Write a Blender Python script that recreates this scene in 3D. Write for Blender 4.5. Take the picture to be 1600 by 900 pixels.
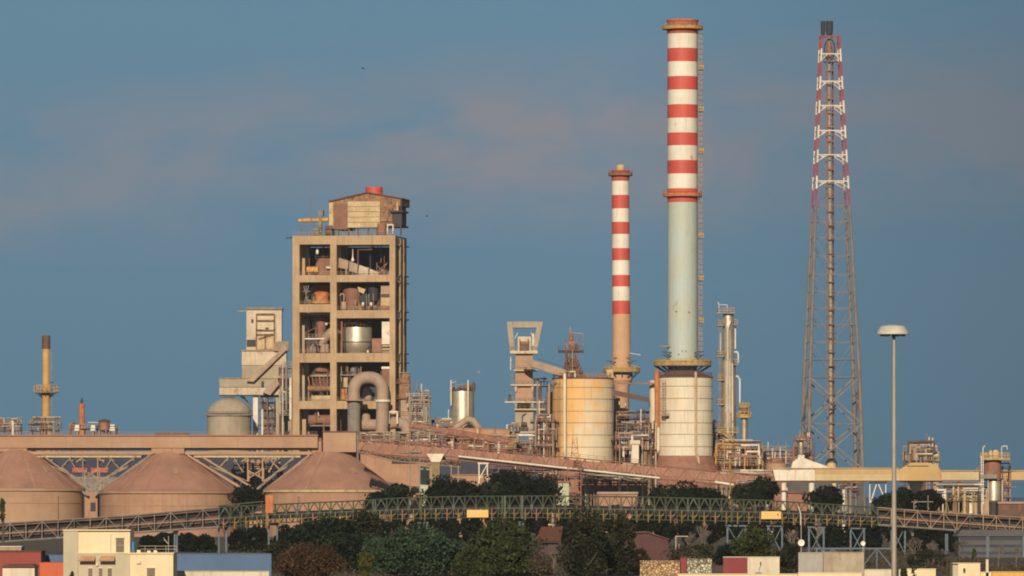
import bpy, math, random
import numpy as np
from mathutils import Vector, noise as mnoise
for o in list(bpy.data.objects): bpy.data.objects.remove(o)
S = bpy.context.scene
C = S.collection
R = math.radians
# ------------------------------------------------------------------ camera, sky, sun, exposure
CAMH = 12.0          # eye height in metres
HOR = 775.0          # picture row of the horizon (photo is 1600 wide)
K = 0.0001           # metres per picture pixel per metre of distance
cam = bpy.data.objects.new('camera', bpy.data.cameras.new('camera'))
C.objects.link(cam)
cam.location = (0, 0, CAMH); cam.rotation_euler = (R(90), 0, 0)
cam.data.sensor_width = 36; cam.data.lens = 225; cam.data.shift_y = (HOR-450)/1600
cam.data.clip_start = 1; cam.data.clip_end = 90000
S.camera = cam
AZ, EL = R(6), R(20)
sv = Vector((-math.sin(AZ)*math.cos(EL), -math.cos(AZ)*math.cos(EL), math.sin(EL)))
sl = bpy.data.lights.new('sun', 'SUN'); sl.energy = 4.2; sl.angle = R(0.5); sl.color = (1.0, .83, .62)
so = bpy.data.objects.new('sun', sl); C.objects.link(so); so.rotation_euler = sv.to_track_quat('Z', 'Y').to_euler(); so.location = (0, -50, 300)
W = bpy.data.worlds.new('World'); S.world = W; W.use_nodes = True
wn = W.node_tree; N = wn.nodes; L = wn.links
for n in list(N): N.remove(n)
def nd(t, **kw):
    n = N.new(t)
    for k, v in kw.items(): setattr(n, k, v)
    return n
wo = nd('ShaderNodeOutputWorld'); bg = nd('ShaderNodeBackground')
sky = nd('ShaderNodeTexSky', sky_type='NISHITA'); sky.sun_disc = False
sky.sun_elevation = EL; sky.sun_rotation = R(180)+AZ
sky.air_density = 1.0; sky.dust_density = 0.3; sky.ozone_density = 2.5; sky.altitude = 200
tc = nd('ShaderNodeTexCoord')
# look a little higher into the sky dome than the eye line, past the white band at the horizon
va = nd('ShaderNodeVectorMath', operation='ADD'); va.inputs[1].default_value = (0, 0, .30)
vn = nd('ShaderNodeVectorMath', operation='NORMALIZE')
L.new(tc.outputs['Generated'], va.inputs[0]); L.new(va.outputs[0], vn.inputs[0]); L.new(vn.outputs[0], sky.inputs[0])
tint = nd('ShaderNodeMix', data_type='RGBA', blend_type='MULTIPLY'); tint.inputs[0].default_value = 1
sx = nd('ShaderNodeSeparateXYZ'); L.new(tc.outputs['Generated'], sx.inputs[0])
tg = nd('ShaderNodeMapRange'); tg.inputs[1].default_value = .0; tg.inputs[2].default_value = .075; L.new(sx.outputs[2], tg.inputs[0])
tm = nd('ShaderNodeMix', data_type='RGBA'); tm.inputs[6].default_value = (.42, .53, .47, 1); tm.inputs[7].default_value = (.75, .81, .66, 1)
L.new(tg.outputs[0], tm.inputs[0]); L.new(tm.outputs[2], tint.inputs[7])
L.new(sky.outputs[0], tint.inputs[6])
# thin rosy cloud bands, fixed to directions in the sky
mp = nd('ShaderNodeMapping'); mp.inputs['Scale'].default_value = (13, 13, 30); mp.inputs['Location'].default_value = (.7, .3, 1.35)
L.new(tc.outputs['Generated'], mp.inputs[0])
cn = nd('ShaderNodeTexNoise'); cn.inputs['Scale'].default_value = 2.3; cn.inputs['Detail'].default_value = 7; cn.inputs['Roughness'].default_value = .55; cn.inputs['Distortion'].default_value = .35
L.new(mp.outputs[0], cn.inputs[0])
cr = nd('ShaderNodeValToRGB'); cr.color_ramp.elements[0].position = .34; cr.color_ramp.elements[1].position = .60
L.new(cn.outputs[0], cr.inputs[0])
# the cloud bank lies 3 degrees up and rises gently to the right
ce = nd('ShaderNodeMath', operation='MULTIPLY_ADD'); L.new(sx.outputs[0], ce.inputs[0]); ce.inputs[1].default_value = -.05; L.new(sx.outputs[2], ce.inputs[2])
di = nd('ShaderNodeMath', operation='SUBTRACT'); L.new(ce.outputs[0], di.inputs[0]); di.inputs[1].default_value = .0545
ab = nd('ShaderNodeMath', operation='ABSOLUTE'); L.new(di.outputs[0], ab.inputs[0])
m1 = nd('ShaderNodeMapRange', interpolation_type='SMOOTHSTEP'); m1.inputs[1].default_value = .020; m1.inputs[2].default_value = .003; L.new(ab.outputs[0], m1.inputs[0])
# thickest around the chimneys, thinner to both sides
c1 = nd('ShaderNodeMath', operation='SUBTRACT'); L.new(sx.outputs[0], c1.inputs[0]); c1.inputs[1].default_value = .004
c2 = nd('ShaderNodeMath', operation='ABSOLUTE'); L.new(c1.outputs[0], c2.inputs[0])
c3 = nd('ShaderNodeMapRange', interpolation_type='SMOOTHSTEP'); c3.inputs[1].default_value = .055; c3.inputs[2].default_value = .008; c3.inputs[3].default_value = .8; c3.inputs[4].default_value = 1.25; L.new(c2.outputs[0], c3.inputs[0])
m0 = m1; m1 = nd('ShaderNodeMath', operation='MULTIPLY'); L.new(m0.outputs[0], m1.inputs[0]); L.new(c3.outputs[0], m1.inputs[1])
m2 = nd('ShaderNodeMath', operation='MULTIPLY'); L.new(m1.outputs[0], m2.inputs[0]); L.new(cr.outputs[0], m2.inputs[1])
m3 = nd('ShaderNodeMath', operation='MULTIPLY'); L.new(m2.outputs[0], m3.inputs[0]); m3.inputs[1].default_value = .8; m3.use_clamp = True
cm = nd('ShaderNodeMix', data_type='RGBA'); cm.inputs[7].default_value = (2.35, 2.40, 2.75, 1)
L.new(m3.outputs[0], cm.inputs[0]); L.new(tint.outputs[2], cm.inputs[6])
# vignette-like darkening towards the right, put into the sky colour
dx = nd('ShaderNodeMapRange'); dx.inputs[1].default_value = .015; dx.inputs[2].default_value = .085; dx.inputs[3].default_value = 1; dx.inputs[4].default_value = .74; L.new(sx.outputs[0], dx.inputs[0])
dm = nd('ShaderNodeVectorMath', operation='SCALE'); L.new(cm.outputs[2], dm.inputs[0]); L.new(dx.outputs[0], dm.inputs[3])
L.new(dm.outputs[0], bg.inputs[0]); bg.inputs[1].default_value = .10
L.new(bg.outputs[0], wo.inputs[0])
S.view_settings.view_transform = 'Standard'; S.view_settings.look = 'None'
S.view_settings.exposure = 0.0; S.view_settings.gamma = 1; S.view_settings.use_curve_mapping = False
S.render.engine = 'CYCLES'
S.cycles.filter_width = 1.9
S.cycles.max_bounces = 6; S.cycles.volume_bounces = 0
# ------------------------------------------------------------------ materials
MT = {}
def mat(key, col, col2=None, rough=.8, metal=0, s=.35, var=.22, streak=.35, grime=(.12, .08, .06), rust=0, rustc=(.28, .10, .04), bump=.15, corr=0, corr_axis=0):
    """weathered surface: mottled base colour, run marks down the wall, rust patches, optional corrugation"""
    m = bpy.data.materials.new(key); m.use_nodes = True; t = m.node_tree; ns = t.nodes; ln = t.links
    bs = ns['Principled BSDF']; bs.inputs['Roughness'].default_value = rough; bs.inputs['Metallic'].default_value = metal
    tc = ns.new('ShaderNodeTexCoord'); oi = ns.new('ShaderNodeObjectInfo')
    ad = ns.new('ShaderNodeVectorMath'); ad.operation = 'MULTIPLY_ADD'
    ad.inputs[1].default_value = (1, 1, 1)
    mu = ns.new('ShaderNodeMath'); mu.operation = 'MULTIPLY'; mu.inputs[1].default_value = 90
    ln.new(oi.outputs['Random'], mu.inputs[0]); ln.new(tc.outputs['Object'], ad.inputs[0]); ln.new(mu.outputs[0], ad.inputs[2])
    def noise(scale, det=5, mapping=None, ro=.6):
        n = ns.new('ShaderNodeTexNoise'); n.inputs['Scale'].default_value = scale; n.inputs['Detail'].default_value = det; n.inputs['Roughness'].default_value = ro
        if mapping:
            mp = ns.new('ShaderNodeMapping'); mp.inputs['Scale'].default_value = mapping; ln.new(ad.outputs[0], mp.inputs[0]); ln.new(mp.outputs[0], n.inputs[0])
        else: ln.new(ad.outputs[0], n.inputs[0])
        return n
    def ramp(src, a, b, v0=0, v1=1):
        r = ns.new('ShaderNodeMapRange'); r.inputs[1].default_value = a; r.inputs[2].default_value = b; r.inputs[3].default_value = v0; r.inputs[4].default_value = v1
        ln.new(src, r.inputs[0]); return r.outputs[0]
    def mix(fac, a, b, mode='MIX'):
        x = ns.new('ShaderNodeMix'); x.data_type = 'RGBA'; x.blend_type = mode
        if isinstance(fac, (int, float)): x.inputs[0].default_value = fac
        else: ln.new(fac, x.inputs[0])
        for i, v in ((6, a), (7, b)):
            if isinstance(v, tuple): x.inputs[i].default_value = (*v[:3], 1)
            else: ln.new(v, x.inputs[i])
        return x.outputs[2]
    if col2 is None: col2 = tuple(c*(1-var*1.6) for c in col)
    n1 = noise(s, 6); c = mix(ramp(n1.outputs[0], .33, .68), tuple(min(1, c*(1+var*.35)) for c in col), col2)
    n2 = noise(s*6, 3); c = mix(ramp(n2.outputs[0], .35, .75, 0, var), c, tuple(x*.55 for x in col))
    if streak:
        n3 = noise(1.5, 4, (1, 1, .07)); c = mix(ramp(n3.outputs[0], .50, .78, 0, streak), c, grime)
    if rust:
        n4 = noise(s*1.7, 8, (1, 1, .55), .72); c = mix(ramp(n4.outputs[0], .62-rust*.3, .70-rust*.3), c, rustc)
    ln.new(c, bs.inputs['Base Color'])
    nb = noise(s*9, 4); bp = ns.new('ShaderNodeBump'); bp.inputs['Strength'].default_value = bump; bp.inputs['Distance'].default_value = .12
    ln.new(nb.outputs[0], bp.inputs['Height']); last = bp
    if corr:
        wv = ns.new('ShaderNodeTexWave'); wv.inputs['Scale'].default_value = corr; wv.bands_direction = 'XYZ'[corr_axis]; ln.new(tc.outputs['Object'], wv.inputs[0])
        b2 = ns.new('ShaderNodeBump'); b2.inputs['Strength'].default_value = .5; b2.inputs['Distance'].default_value = .1
        ln.new(wv.outputs[1], b2.inputs['Height']); ln.new(bp.outputs[0], b2.inputs['Normal']); last = b2
    ln.new(last.outputs[0], bs.inputs['Normal'])
    if metal > .3:
        rr = ramp(n2.outputs[0], .3, .7, rough*.8, min(1, rough*1.3)); ln.new(rr, bs.inputs['Roughness'])
    MT[key] = m; return m
mat('concrete', (.49, .345, .20), (.40, .265, .15), s=.16, streak=.65, grime=(.20, .13, .085))
mat('concrete_grey', (.42, .36, .27), (.33, .27, .19), s=.15, streak=.4, grime=(.16, .11, .08))
mat('concrete_pale', (.62, .53, .40), (.50, .40, .28), s=.2, streak=.45, grime=(.28, .18, .11), rust=.12, rustc=(.33, .18, .09))
mat('pink_dust', (.40, .215, .150), (.30, .158, .112), s=.16, streak=.5, grime=(.25, .13, .09), rough=.95)
mat('pink_wall', (.42, .255, .165), (.36, .20, .13), s=.18, streak=.7, grime=(.27, .14, .09), rough=.95)
mat('dust_gallery', (.44, .285, .18), (.37, .22, .14), s=.08, streak=.3, grime=(.26, .14, .09), rough=.95)
mat('rust_red', (.36, .15, .09), (.24, .09, .055), s=.5, rust=.2, rustc=(.17, .06, .04))
mat('rust_pink', (.35, .175, .12), (.24, .11, .072), s=.4, rust=.15, rustc=(.20, .08, .05))
mat('kiln_orange', (.50, .27, .15), (.40, .20, .11), s=.3, rust=.12, rustc=(.28, .11, .06))
mat('inside_shade', (.012, .011, .012), s=.3, streak=0)  # near-black that stands in for the shade inside the bridge
mat('rust_orange', (.55, .22, .07), (.38, .12, .05), s=.6, rust=.2, rustc=(.50, .08, .04))
mat('rust_brown', (.16, .085, .06), (.10, .055, .045), s=.4, rust=.15)
mat('duct_dust', (.42, .31, .225), (.34, .235, .17), s=.25, streak=.3, rust=.06, rustc=(.3, .15, .1))
mat('steel_tan', (.38, .28, .18), (.26, .18, .12), s=.5, rust=.15)
mat('steel_grey', (.27, .25, .22), (.18, .15, .13), s=.5, rust=.12)
mat('steel_dark', (.06, .055, .055), (.035, .03, .035), s=.4, rust=.08, rustc=(.12, .05, .03))
mat('steel_blue', (.13, .18, .22), (.09, .12, .155), s=.5, rust=.1)
mat('navy_steel', (.05, .07, .14), (.035, .05, .10), s=.5, rust=.08)
mat('stainless', (.74, .66, .52), (.60, .52, .40), rough=.42, metal=.7, s=.3, var=.12, streak=.2, rust=.05, rustc=(.3, .16, .08))
mat('stainless_dull', (.50, .44, .36), (.36, .30, .23), rough=.5, metal=.6, s=.3, var=.2, streak=.4, rust=.12, rustc=(.3, .15, .08))
mat('white_paint', (.78, .72, .62), (.68, .60, .48), s=.4, streak=.3, grime=(.35, .22, .14), rust=.06)
mat('band_white', (.78, .74, .64), (.70, .65, .54), s=.15, streak=.4, grime=(.42, .28, .17), rough=.6, var=.16, rust=.03, rustc=(.45, .22, .12))
mat('band_red', (.62, .085, .055), (.50, .075, .055), s=.2, streak=.55, grime=(.32, .08, .06), rough=.6, var=.12)
mat('chimney_blue', (.42, .52, .52), (.46, .50, .42), s=.12, streak=.65, grime=(.46, .37, .20), rough=.6, rust=.04, rustc=(.28, .17, .09), var=.12)
mat('stack_ochre', (.58, .36, .13), (.46, .26, .09), s=.3, streak=.5, grime=(.22, .12, .07))
mat('awning_cloth', (.62, .36, .20), (.5, .26, .14), s=1, streak=.3)
mat('band_sooty', (.50, .09, .06), (.30, .07, .05), s=.3, streak=.8, grime=(.12, .05, .04), rough=.7)
mat('flare_tan', (.46, .36, .22), (.32, .22, .13), s=.5, streak=.4, rust=.2, rustc=(.2, .11, .07))
mat('chimney_tan', (.56, .34, .20), (.50, .30, .18), s=.12, streak=.3, grime=(.36, .18, .11), rough=.8)
mat('cream_tank', (.72, .64, .50), (.62, .53, .39), s=.14, streak=.4, grime=(.45, .30, .18), rough=.6, rust=.05, rustc=(.42, .25, .14))
mat('seam', (.33, .24, .16), s=.5, rust=.2)
mat('yellow_rail', (.52, .36, .10), (.36, .22, .08), s=.8, rust=.2, rustc=(.25, .11, .05))
mat('yellow_gallery', (.62, .43, .19), (.56, .35, .15), s=.12, streak=.45, grime=(.50, .42, .30), rough=.7, corr=2.2, rust=.05, rustc=(.5, .22, .1))
mat('yellow_pale', (.66, .54, .33), (.58, .44, .22), s=.1, streak=.35, grime=(.45, .28, .14), rough=.7, corr=2.2)
mat('cream_panel', (.60, .47, .27), (.44, .32, .17), s=.4, streak=.5, grime=(.30, .17, .08), rust=.14, rustc=(.28, .14, .07))
mat('brown_panel', (.27, .13, .085), (.20, .095, .065), s=.4)
mat('rust_panel', (.36, .20, .10), (.20, .10, .06), s=.6, rust=.35, rustc=(.10, .06, .05))
mat('crane_yellow', (.72, .42, .10), (.5, .2, .08), s=.7, rust=.2)
mat('tower_red', (.42, .07, .07), (.30, .05, .05), s=.5, streak=.2)
mat('tower_tan', (.25, .21, .175), (.18, .14, .12), s=.3, rust=.1, rustc=(.22, .1, .07))
mat('black_steel', (.035, .04, .05), s=.5, streak=0)
mat('green_steel', (.070, .088, .048), (.045, .055, .036), s=.5, streak=.25, rust=.12, rustc=(.16, .10, .06))
mat('green_grey', (.12, .13, .11), (.08, .085, .075), s=.5, streak=.25, rust=.12, rustc=(.16, .09, .06))
mat('yellow_steel', (.28, .20, .045), (.20, .13, .035), s=.7, rust=.22, rustc=(.28, .10, .04))
mat('sign_yellow', (.74, .48, .14), (.70, .44, .12), s=.4, streak=.15, var=.08, rough=.5)
mat('belt_brown', (.06, .036, .034), (.04, .025, .025), s=.3, streak=.4)
mat('belt_dust', (.17, .095, .075), (.10, .06, .05), s=.3)
mat('cream_wall', (.80, .68, .44), (.74, .61, .39), s=.25, streak=.25, grime=(.45, .36, .22), var=.07)
mat('grey_wall', (.52, .46, .33), (.46, .40, .28), s=.25, streak=.25, grime=(.33, .27, .18), var=.08)
mat('shutter', (.30, .24, .18), s=.5, corr=9, corr_axis=2)
mat('dark_glass', (.05, .06, .07), rough=.15, streak=0, var=.1)
mat('blue_wall', (.10, .18, .33), (.09, .16, .28), s=.2, streak=.3, grime=(.14, .14, .16), var=.12, corr=1.5)
mat('blue_plastic', (.05, .20, .48), rough=.4, streak=0)
mat('red_wall', (.30, .065, .05), (.25, .05, .045), s=.3, var=.12)
mat('orange_wall', (.58, .13, .06), (.52, .11, .05), s=.3, var=.1)
mat('wine_wall', (.26, .045, .05), (.20, .04, .045), s=.3, var=.15)
mat('pale_wall', (.70, .62, .48), (.62, .54, .41), s=.3, streak=.35, var=.1)
mat('tarp', (.44, .37, .28), (.36, .28, .20), s=.5, streak=.5, grime=(.26, .17, .11), rust=.08, rustc=(.3, .16, .1))
mat('tarp_grey', (.40, .38, .34), (.34, .32, .28), s=.5, streak=.3)
mat('terracotta', (.19, .075, .045), (.14, .055, .035), s=.8, corr=4)
mat('plum_wall', (.075, .042, .045), (.06, .035, .038), s=.3)
mat('rose_wall', (.10, .038, .036), (.075, .03, .032), s=.3)
mat('ochre_wall', (.68, .42, .12), (.60, .36, .11), s=.3)
mat('pale_green', (.48, .52, .36), (.40, .44, .30), s=.4)
mat('navy_shed', (.045, .05, .08), (.03, .035, .06), s=.2, streak=.3, grime=(.08, .07, .08))
mat('grey_shed', (.10, .10, .105), (.07, .07, .075), s=.2, streak=.4, grime=(.08, .07, .07))
mat('red_stripe', (.60, .11, .08), s=.3)
mat('galvanised', (.42, .36, .29), (.36, .30, .24), s=.25, streak=.25, grime=(.25, .2, .15), rough=.6, metal=.2)
mat('lamp_head', (.62, .58, .50), (.55, .50, .42), s=.5, rough=.5, streak=.2)
mat('white_dish', (.85, .80, .68), (.80, .74, .62), s=.6, streak=.1, rough=.4)
mat('asphalt', (.05, .05, .05), s=.1)
mat('ground', (.11, .085, .05), (.07, .06, .035), s=.02, streak=0, rough=1)
mat('sea', (.02, .05, .08), rough=.25, streak=0, s=.01)
mat('bark', (.10, .075, .055), s=1.5)
mat('bark_pale', (.20, .17, .145), (.14, .11, .09), s=1.5)
mat('olive_machine', (.30, .25, .12), (.2, .16, .09), s=.5, rust=.15)
mat('bird_white', (.75, .72, .68), s=2, streak=0)
def leaf(key, a, b, c):
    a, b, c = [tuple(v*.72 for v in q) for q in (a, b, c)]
    """foliage: colour differs from spray to spray"""
    m = bpy.data.materials.new(key); m.use_nodes = True; t = m.node_tree; ns = t.nodes; ln = t.links
    bs = ns['Principled BSDF']; bs.inputs['Roughness'].default_value = .75; bs.inputs['Specular IOR Level'].default_value = .05
    g = ns.new('ShaderNodeNewGeometry'); r = ns.new('ShaderNodeValToRGB')
    r.color_ramp.elements[0].color = (*a, 1); r.color_ramp.elements[1].color = (*[v*1.35 for v in c], 1); e = r.color_ramp.elements.new(.5); e.color = (*b, 1)
    tc = ns.new('ShaderNodeTexCoord'); nz = ns.new('ShaderNodeTexNoise'); nz.inputs['Scale'].default_value = .35; nz.inputs['Detail'].default_value = 3
    ln.new(tc.outputs['Object'], nz.inputs[0])
    mx = ns.new('ShaderNodeMath'); mx.operation = 'MULTIPLY_ADD'; mx.inputs[1].default_value = .45
    mr = ns.new('ShaderNodeMapRange'); mr.inputs[1].default_value = .3; mr.inputs[2].default_value = .7; mr.inputs[4].default_value = .6
    ln.new(nz.outputs[0], mr.inputs[0]); ln.new(g.outputs['Random Per Island'], mx.inputs[0]); ln.new(mr.outputs[0], mx.inputs[2]); ln.new(mx.outputs[0], r.inputs[0])
    ln.new(r.outputs[0], bs.inputs['Base Color']); MT[key] = m
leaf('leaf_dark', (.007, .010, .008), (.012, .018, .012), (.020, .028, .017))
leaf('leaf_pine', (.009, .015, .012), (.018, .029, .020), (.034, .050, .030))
leaf('leaf_blue', (.028, .048, .030), (.046, .078, .046), (.068, .108, .058))
leaf('leaf_olive', (.032, .044, .018), (.055, .070, .028), (.085, .10, .038))
leaf('leaf_oak', (.020, .022, .013), (.038, .042, .024), (.065, .066, .040))
leaf('leaf_rusty', (.055, .034, .022), (.095, .054, .034), (.14, .085, .045))
leaf('leaf_yellow', (.06, .06, .018), (.10, .095, .025), (.15, .13, .035))
leaf('leaf_dry', (.06, .05, .035), (.10, .08, .055), (.14, .11, .075))
def panels(key, base, hot, hotleft):
    """tank plates: each riveted plate has its own tint, orange wash on some"""
    m = bpy.data.materials.new(key); m.use_nodes = True; t = m.node_tree; ns = t.nodes; ln = t.links
    bs = ns['Principled BSDF']; bs.inputs['Roughness'].default_value = .6
    tc = ns.new('ShaderNodeTexCoord'); sp = ns.new('ShaderNodeSeparateXYZ'); ln.new(tc.outputs['Object'], sp.inputs[0])
    def mth(op, a, b=None, c=None):
        x = ns.new('ShaderNodeMath'); x.operation = op
        for i, v in enumerate((a, b, c)):
            if v is None: continue
            if isinstance(v, (int, float)): x.inputs[i].default_value = v
            else: ln.new(v, x.inputs[i])
        return x.outputs[0]
    row = mth('FLOOR', mth('DIVIDE', sp.outputs[2], 3.7))
    ang = mth('ARCTAN2', sp.outputs[0], sp.outputs[1])
    colm = mth('FLOOR', mth('ADD', mth('MULTIPLY', ang, 2.1), mth('MULTIPLY', row, .5)))
    cb = ns.new('ShaderNodeCombineXYZ'); ln.new(row, cb.inputs[0]); ln.new(colm, cb.inputs[1])
    wnz = ns.new('ShaderNodeTexWhiteNoise'); ln.new(cb.outputs[0], wnz.inputs[0])
    nz = ns.new('ShaderNodeTexNoise'); nz.inputs['Scale'].default_value = .16; nz.inputs['Detail'].default_value = 5; ln.new(tc.outputs['Object'], nz.inputs[0])
    st = ns.new('ShaderNodeTexNoise'); st.inputs['Scale'].default_value = 1.3; st.inputs['Detail'].default_value = 5
    mp = ns.new('ShaderNodeMapping'); mp.inputs['Scale'].default_value = (1, 1, .08); ln.new(tc.outputs['Object'], mp.inputs[0]); ln.new(mp.outputs[0], st.inputs[0])
    # orange wash grows towards the top and the western flank of the tank
    f = mth('ADD', mth('MULTIPLY', sp.outputs[0], -.06*hotleft), mth('MULTIPLY_ADD', sp.outputs[2], .030*hotleft, -.62*hotleft))
    f = mth('ADD', f, mth('MULTIPLY', wnz.outputs[0], .42)); f = mth('ADD', f, mth('MULTIPLY', nz.outputs[0], 1.2))
    mr = ns.new('ShaderNodeMapRange'); mr.inputs[1].default_value = .95; mr.inputs[2].default_value = 1.55; ln.new(f, mr.inputs[0])
    mx = ns.new('ShaderNodeMix'); mx.data_type = 'RGBA'; mx.inputs[6].default_value = (*base, 1); mx.inputs[7].default_value = (*hot, 1); ln.new(mr.outputs[0], mx.inputs[0])
    m2 = ns.new('ShaderNodeMix'); m2.data_type = 'RGBA'; m2.inputs[7].default_value = (.40, .27, .17, 1)
    r2 = ns.new('ShaderNodeMapRange'); r2.inputs[1].default_value = .52; r2.inputs[2].default_value = .8; r2.inputs[4].default_value = .5; ln.new(st.outputs[0], r2.inputs[0])
    ln.new(r2.outputs[0], m2.inputs[0]); ln.new(mx.outputs[2], m2.inputs[6]); 
    hs = ns.new('ShaderNodeHueSaturation'); vv = mth('MULTIPLY_ADD', wnz.outputs[0], .12, .93); ln.new(vv, hs.inputs['Value']); ln.new(m2.outputs[2], hs.inputs['Color'])
    ln.new(hs.outputs[0], bs.inputs['Base Color']); MT[key] = m
panels('plates_orange', (.72, .62, .44), (.74, .44, .17), 1.0)
panels('plates_cream', (.72, .65, .51), (.66, .54, .36), .35)
def stonework(key, joint, stones):
    m = bpy.data.materials.new(key); m.use_nodes = True; t = m.node_tree; ns = t.nodes; ln = t.links
    bs = ns['Principled BSDF']; bs.inputs['Roughness'].default_value = .9
    tc = ns.new('ShaderNodeTexCoord'); v = ns.new('ShaderNodeTexVoronoi'); v.inputs['Scale'].default_value = 2.7; v2 = ns.new('ShaderNodeTexVoronoi'); v2.feature = 'DISTANCE_TO_EDGE'; v2.inputs['Scale'].default_value = 2.7
    ln.new(tc.outputs['Object'], v.inputs[0]); ln.new(tc.outputs['Object'], v2.inputs[0])
    r = ns.new('ShaderNodeValToRGB'); r.color_ramp.elements[0].color = (*stones[0], 1); r.color_ramp.elements[1].color = (*stones[1], 1)
    ln.new(v.outputs['Color'], r.inputs[0])
    mr = ns.new('ShaderNodeMapRange'); mr.inputs[1].default_value = .05; mr.inputs[2].default_value = .22; ln.new(v2.outputs['Distance'], mr.inputs[0])
    mx = ns.new('ShaderNodeMix'); mx.data_type = 'RGBA'; mx.inputs[6].default_value = (*joint, 1); ln.new(mr.outputs[0], mx.inputs[0]); ln.new(r.outputs[0], mx.inputs[7])
    ln.new(mx.outputs[2], bs.inputs['Base Color']); MT[key] = m
stonework('stone_ochre', (.16, .09, .05), ((.72, .50, .24), (.50, .34, .22)))
stonework('stone_white', (.10, .09, .06), ((.72, .66, .50), (.48, .44, .34)))
# ------------------------------------------------------------------ mesh building
def X(px, D): return (px-800)*K*D
def Z(py, D): return CAMH+(HOR-py)*K*D
class MB:
    """collects solids; picture-pixel units at distance D (metres), d = extra depth in metres"""
    def __init__(s, D=2000.0): s.D = D; s.u = K*D; s.v = []; s.f = []; s.sm = []
    def pt(s, px, py, d=0): return Vector(((px-800)*s.u, s.D+d, CAMH+(HOR-py)*s.u))
    def add(s, vs, fs, smooth=False):
        b = len(s.v); s.v += [tuple(v) for v in vs]; s.f += [tuple(i+b for i in f) for f in fs]
        s.sm += ([smooth]*len(fs) if isinstance(smooth, bool) else smooth)
    def box3(s, x0, x1, y0, y1, z0, z1):
        if x0 > x1: x0, x1 = x1, x0
        if y0 > y1: y0, y1 = y1, y0
        if z0 > z1: z0, z1 = z1, z0
        s.add([(x0,y0,z0),(x1,y0,z0),(x1,y1,z0),(x0,y1,z0),(x0,y0,z1),(x1,y0,z1),(x1,y1,z1),(x0,y1,z1)],
              [(0,3,2,1),(4,5,6,7),(0,1,5,4),(1,2,6,5),(2,3,7,6),(3,0,4,7)]); return s
    def bx(s, px0, px1, py0, py1, d0=0, d1=4):
        a = s.pt(px0, py0, d0); b = s.pt(px1, py1, d1)
        z0 = max(0.0, min(a.z, b.z)) if py1 >= 900 or py0 >= 900 else min(a.z, b.z)
        return s.box3(a.x, b.x, s.D+d0, s.D+d1, z0, max(a.z, b.z))
    def bar3(s, p, q, w, h=None):
        p = Vector(p); q = Vector(q); h = h or w; d = (q-p)
        if d.length < 1e-6: return s
        d.normalize(); up = Vector((0,0,1)) if abs(d.z) < .95 else Vector((0,1,0))
        a = d.cross(up).normalized()*w/2; b = a.cross(d).normalized()*h/2
        vs = [p-a-b, p+a-b, p+a+b, p-a+b, q-a-b, q+a-b, q+a+b, q-a+b]
        s.add(vs, [(0,1,2,3),(7,6,5,4),(0,4,5,1),(1,5,6,2),(2,6,7,3),(3,7,4,0)]); return s
    def br(s, a, b, wpx, hpx=None):
        return s.bar3(s.pt(*a), s.pt(*b), wpx*s.u, (hpx or wpx)*s.u)
    def tube3(s, pts, r, n=12, caps=True):
        pts = [Vector(p) for p in pts]; rings = []; up = None
        rs = r if isinstance(r, (list, tuple)) else [r]*len(pts)
        for i, p in enumerate(pts):
            t = (pts[min(i+1, len(pts)-1)]-pts[max(i-1, 0)]).normalized()
            if up is None:
                ref = Vector((0,0,1)) if abs(t.z) < .9 else Vector((1,0,0)); up = (ref-t*ref.dot(t)).normalized()
            else: up = (up-t*up.dot(t)).normalized()
            sd = t.cross(up)
            sc = 1.0
            if 0 < i < len(pts)-1:
                t1 = (p-pts[i-1]).normalized(); c_ = max(.5, t1.dot(t)); sc = 1/c_
            rings.append([p+(up*math.cos(2*math.pi*k/n)+sd*math.sin(2*math.pi*k/n))*rs[i]*(sc if sc < 1.3 else 1.1) for k in range(n)])
        vs = [v for r_ in rings for v in r_]; fs = []; sm = []
        for i in range(len(pts)-1):
            for k in range(n):
                fs.append((i*n+k, i*n+(k+1)%n, (i+1)*n+(k+1)%n, (i+1)*n+k)); sm.append(True)
        if caps:
            fs.append(tuple(range(n))[::-1]); fs.append(tuple((len(pts)-1)*n+k for k in range(n))); sm += [False, False]
        s.add(vs, fs, sm); return s
    def tb(s, pts, rpx, n=12): return s.tube3([s.pt(*p) for p in pts], rpx*s.u if not isinstance(rpx, (list, tuple)) else [r*s.u for r in rpx], n)
    def lathe(s, px, prof, d=0, n=32, caps=True):
        """prof = [(radius px, row py)...] top to bottom or the reverse"""
        c = s.pt(px, 0, d); vs = []; fs = []; sm = []
        pr = [(max(r, .001)*s.u, CAMH+(HOR-py)*s.u) for r, py in prof]
        if pr[0][1] > pr[-1][1]: pr = pr[::-1]
        for r, z in pr:
            vs += [(c.x+r*math.sin(2*math.pi*k/n), c.y-r*math.cos(2*math.pi*k/n), max(z, -.5)) for k in range(n)]
        for i in range(len(pr)-1):
            flat = abs(pr[i][1]-pr[i+1][1]) < 1e-4
            for k in range(n):
                fs.append((i*n+k, i*n+(k+1)%n, (i+1)*n+(k+1)%n, (i+1)*n+k)); sm.append(not flat)
        if caps:
            fs.append(tuple(range(n))[::-1]); fs.append(tuple((len(pr)-1)*n+k for k in range(n))); sm += [False, False]
        s.add(vs, fs, sm); return s
    def cy(s, px, py0, py1, rpx, d=0, n=24): return s.lathe(px, [(rpx, py0), (rpx, py1)], d, n)
    def hcyl(s, px0, px1, py, rpx, d=0, n=20): return s.tb([(px0, py, d), (px1, py, d)], rpx, n)
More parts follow.
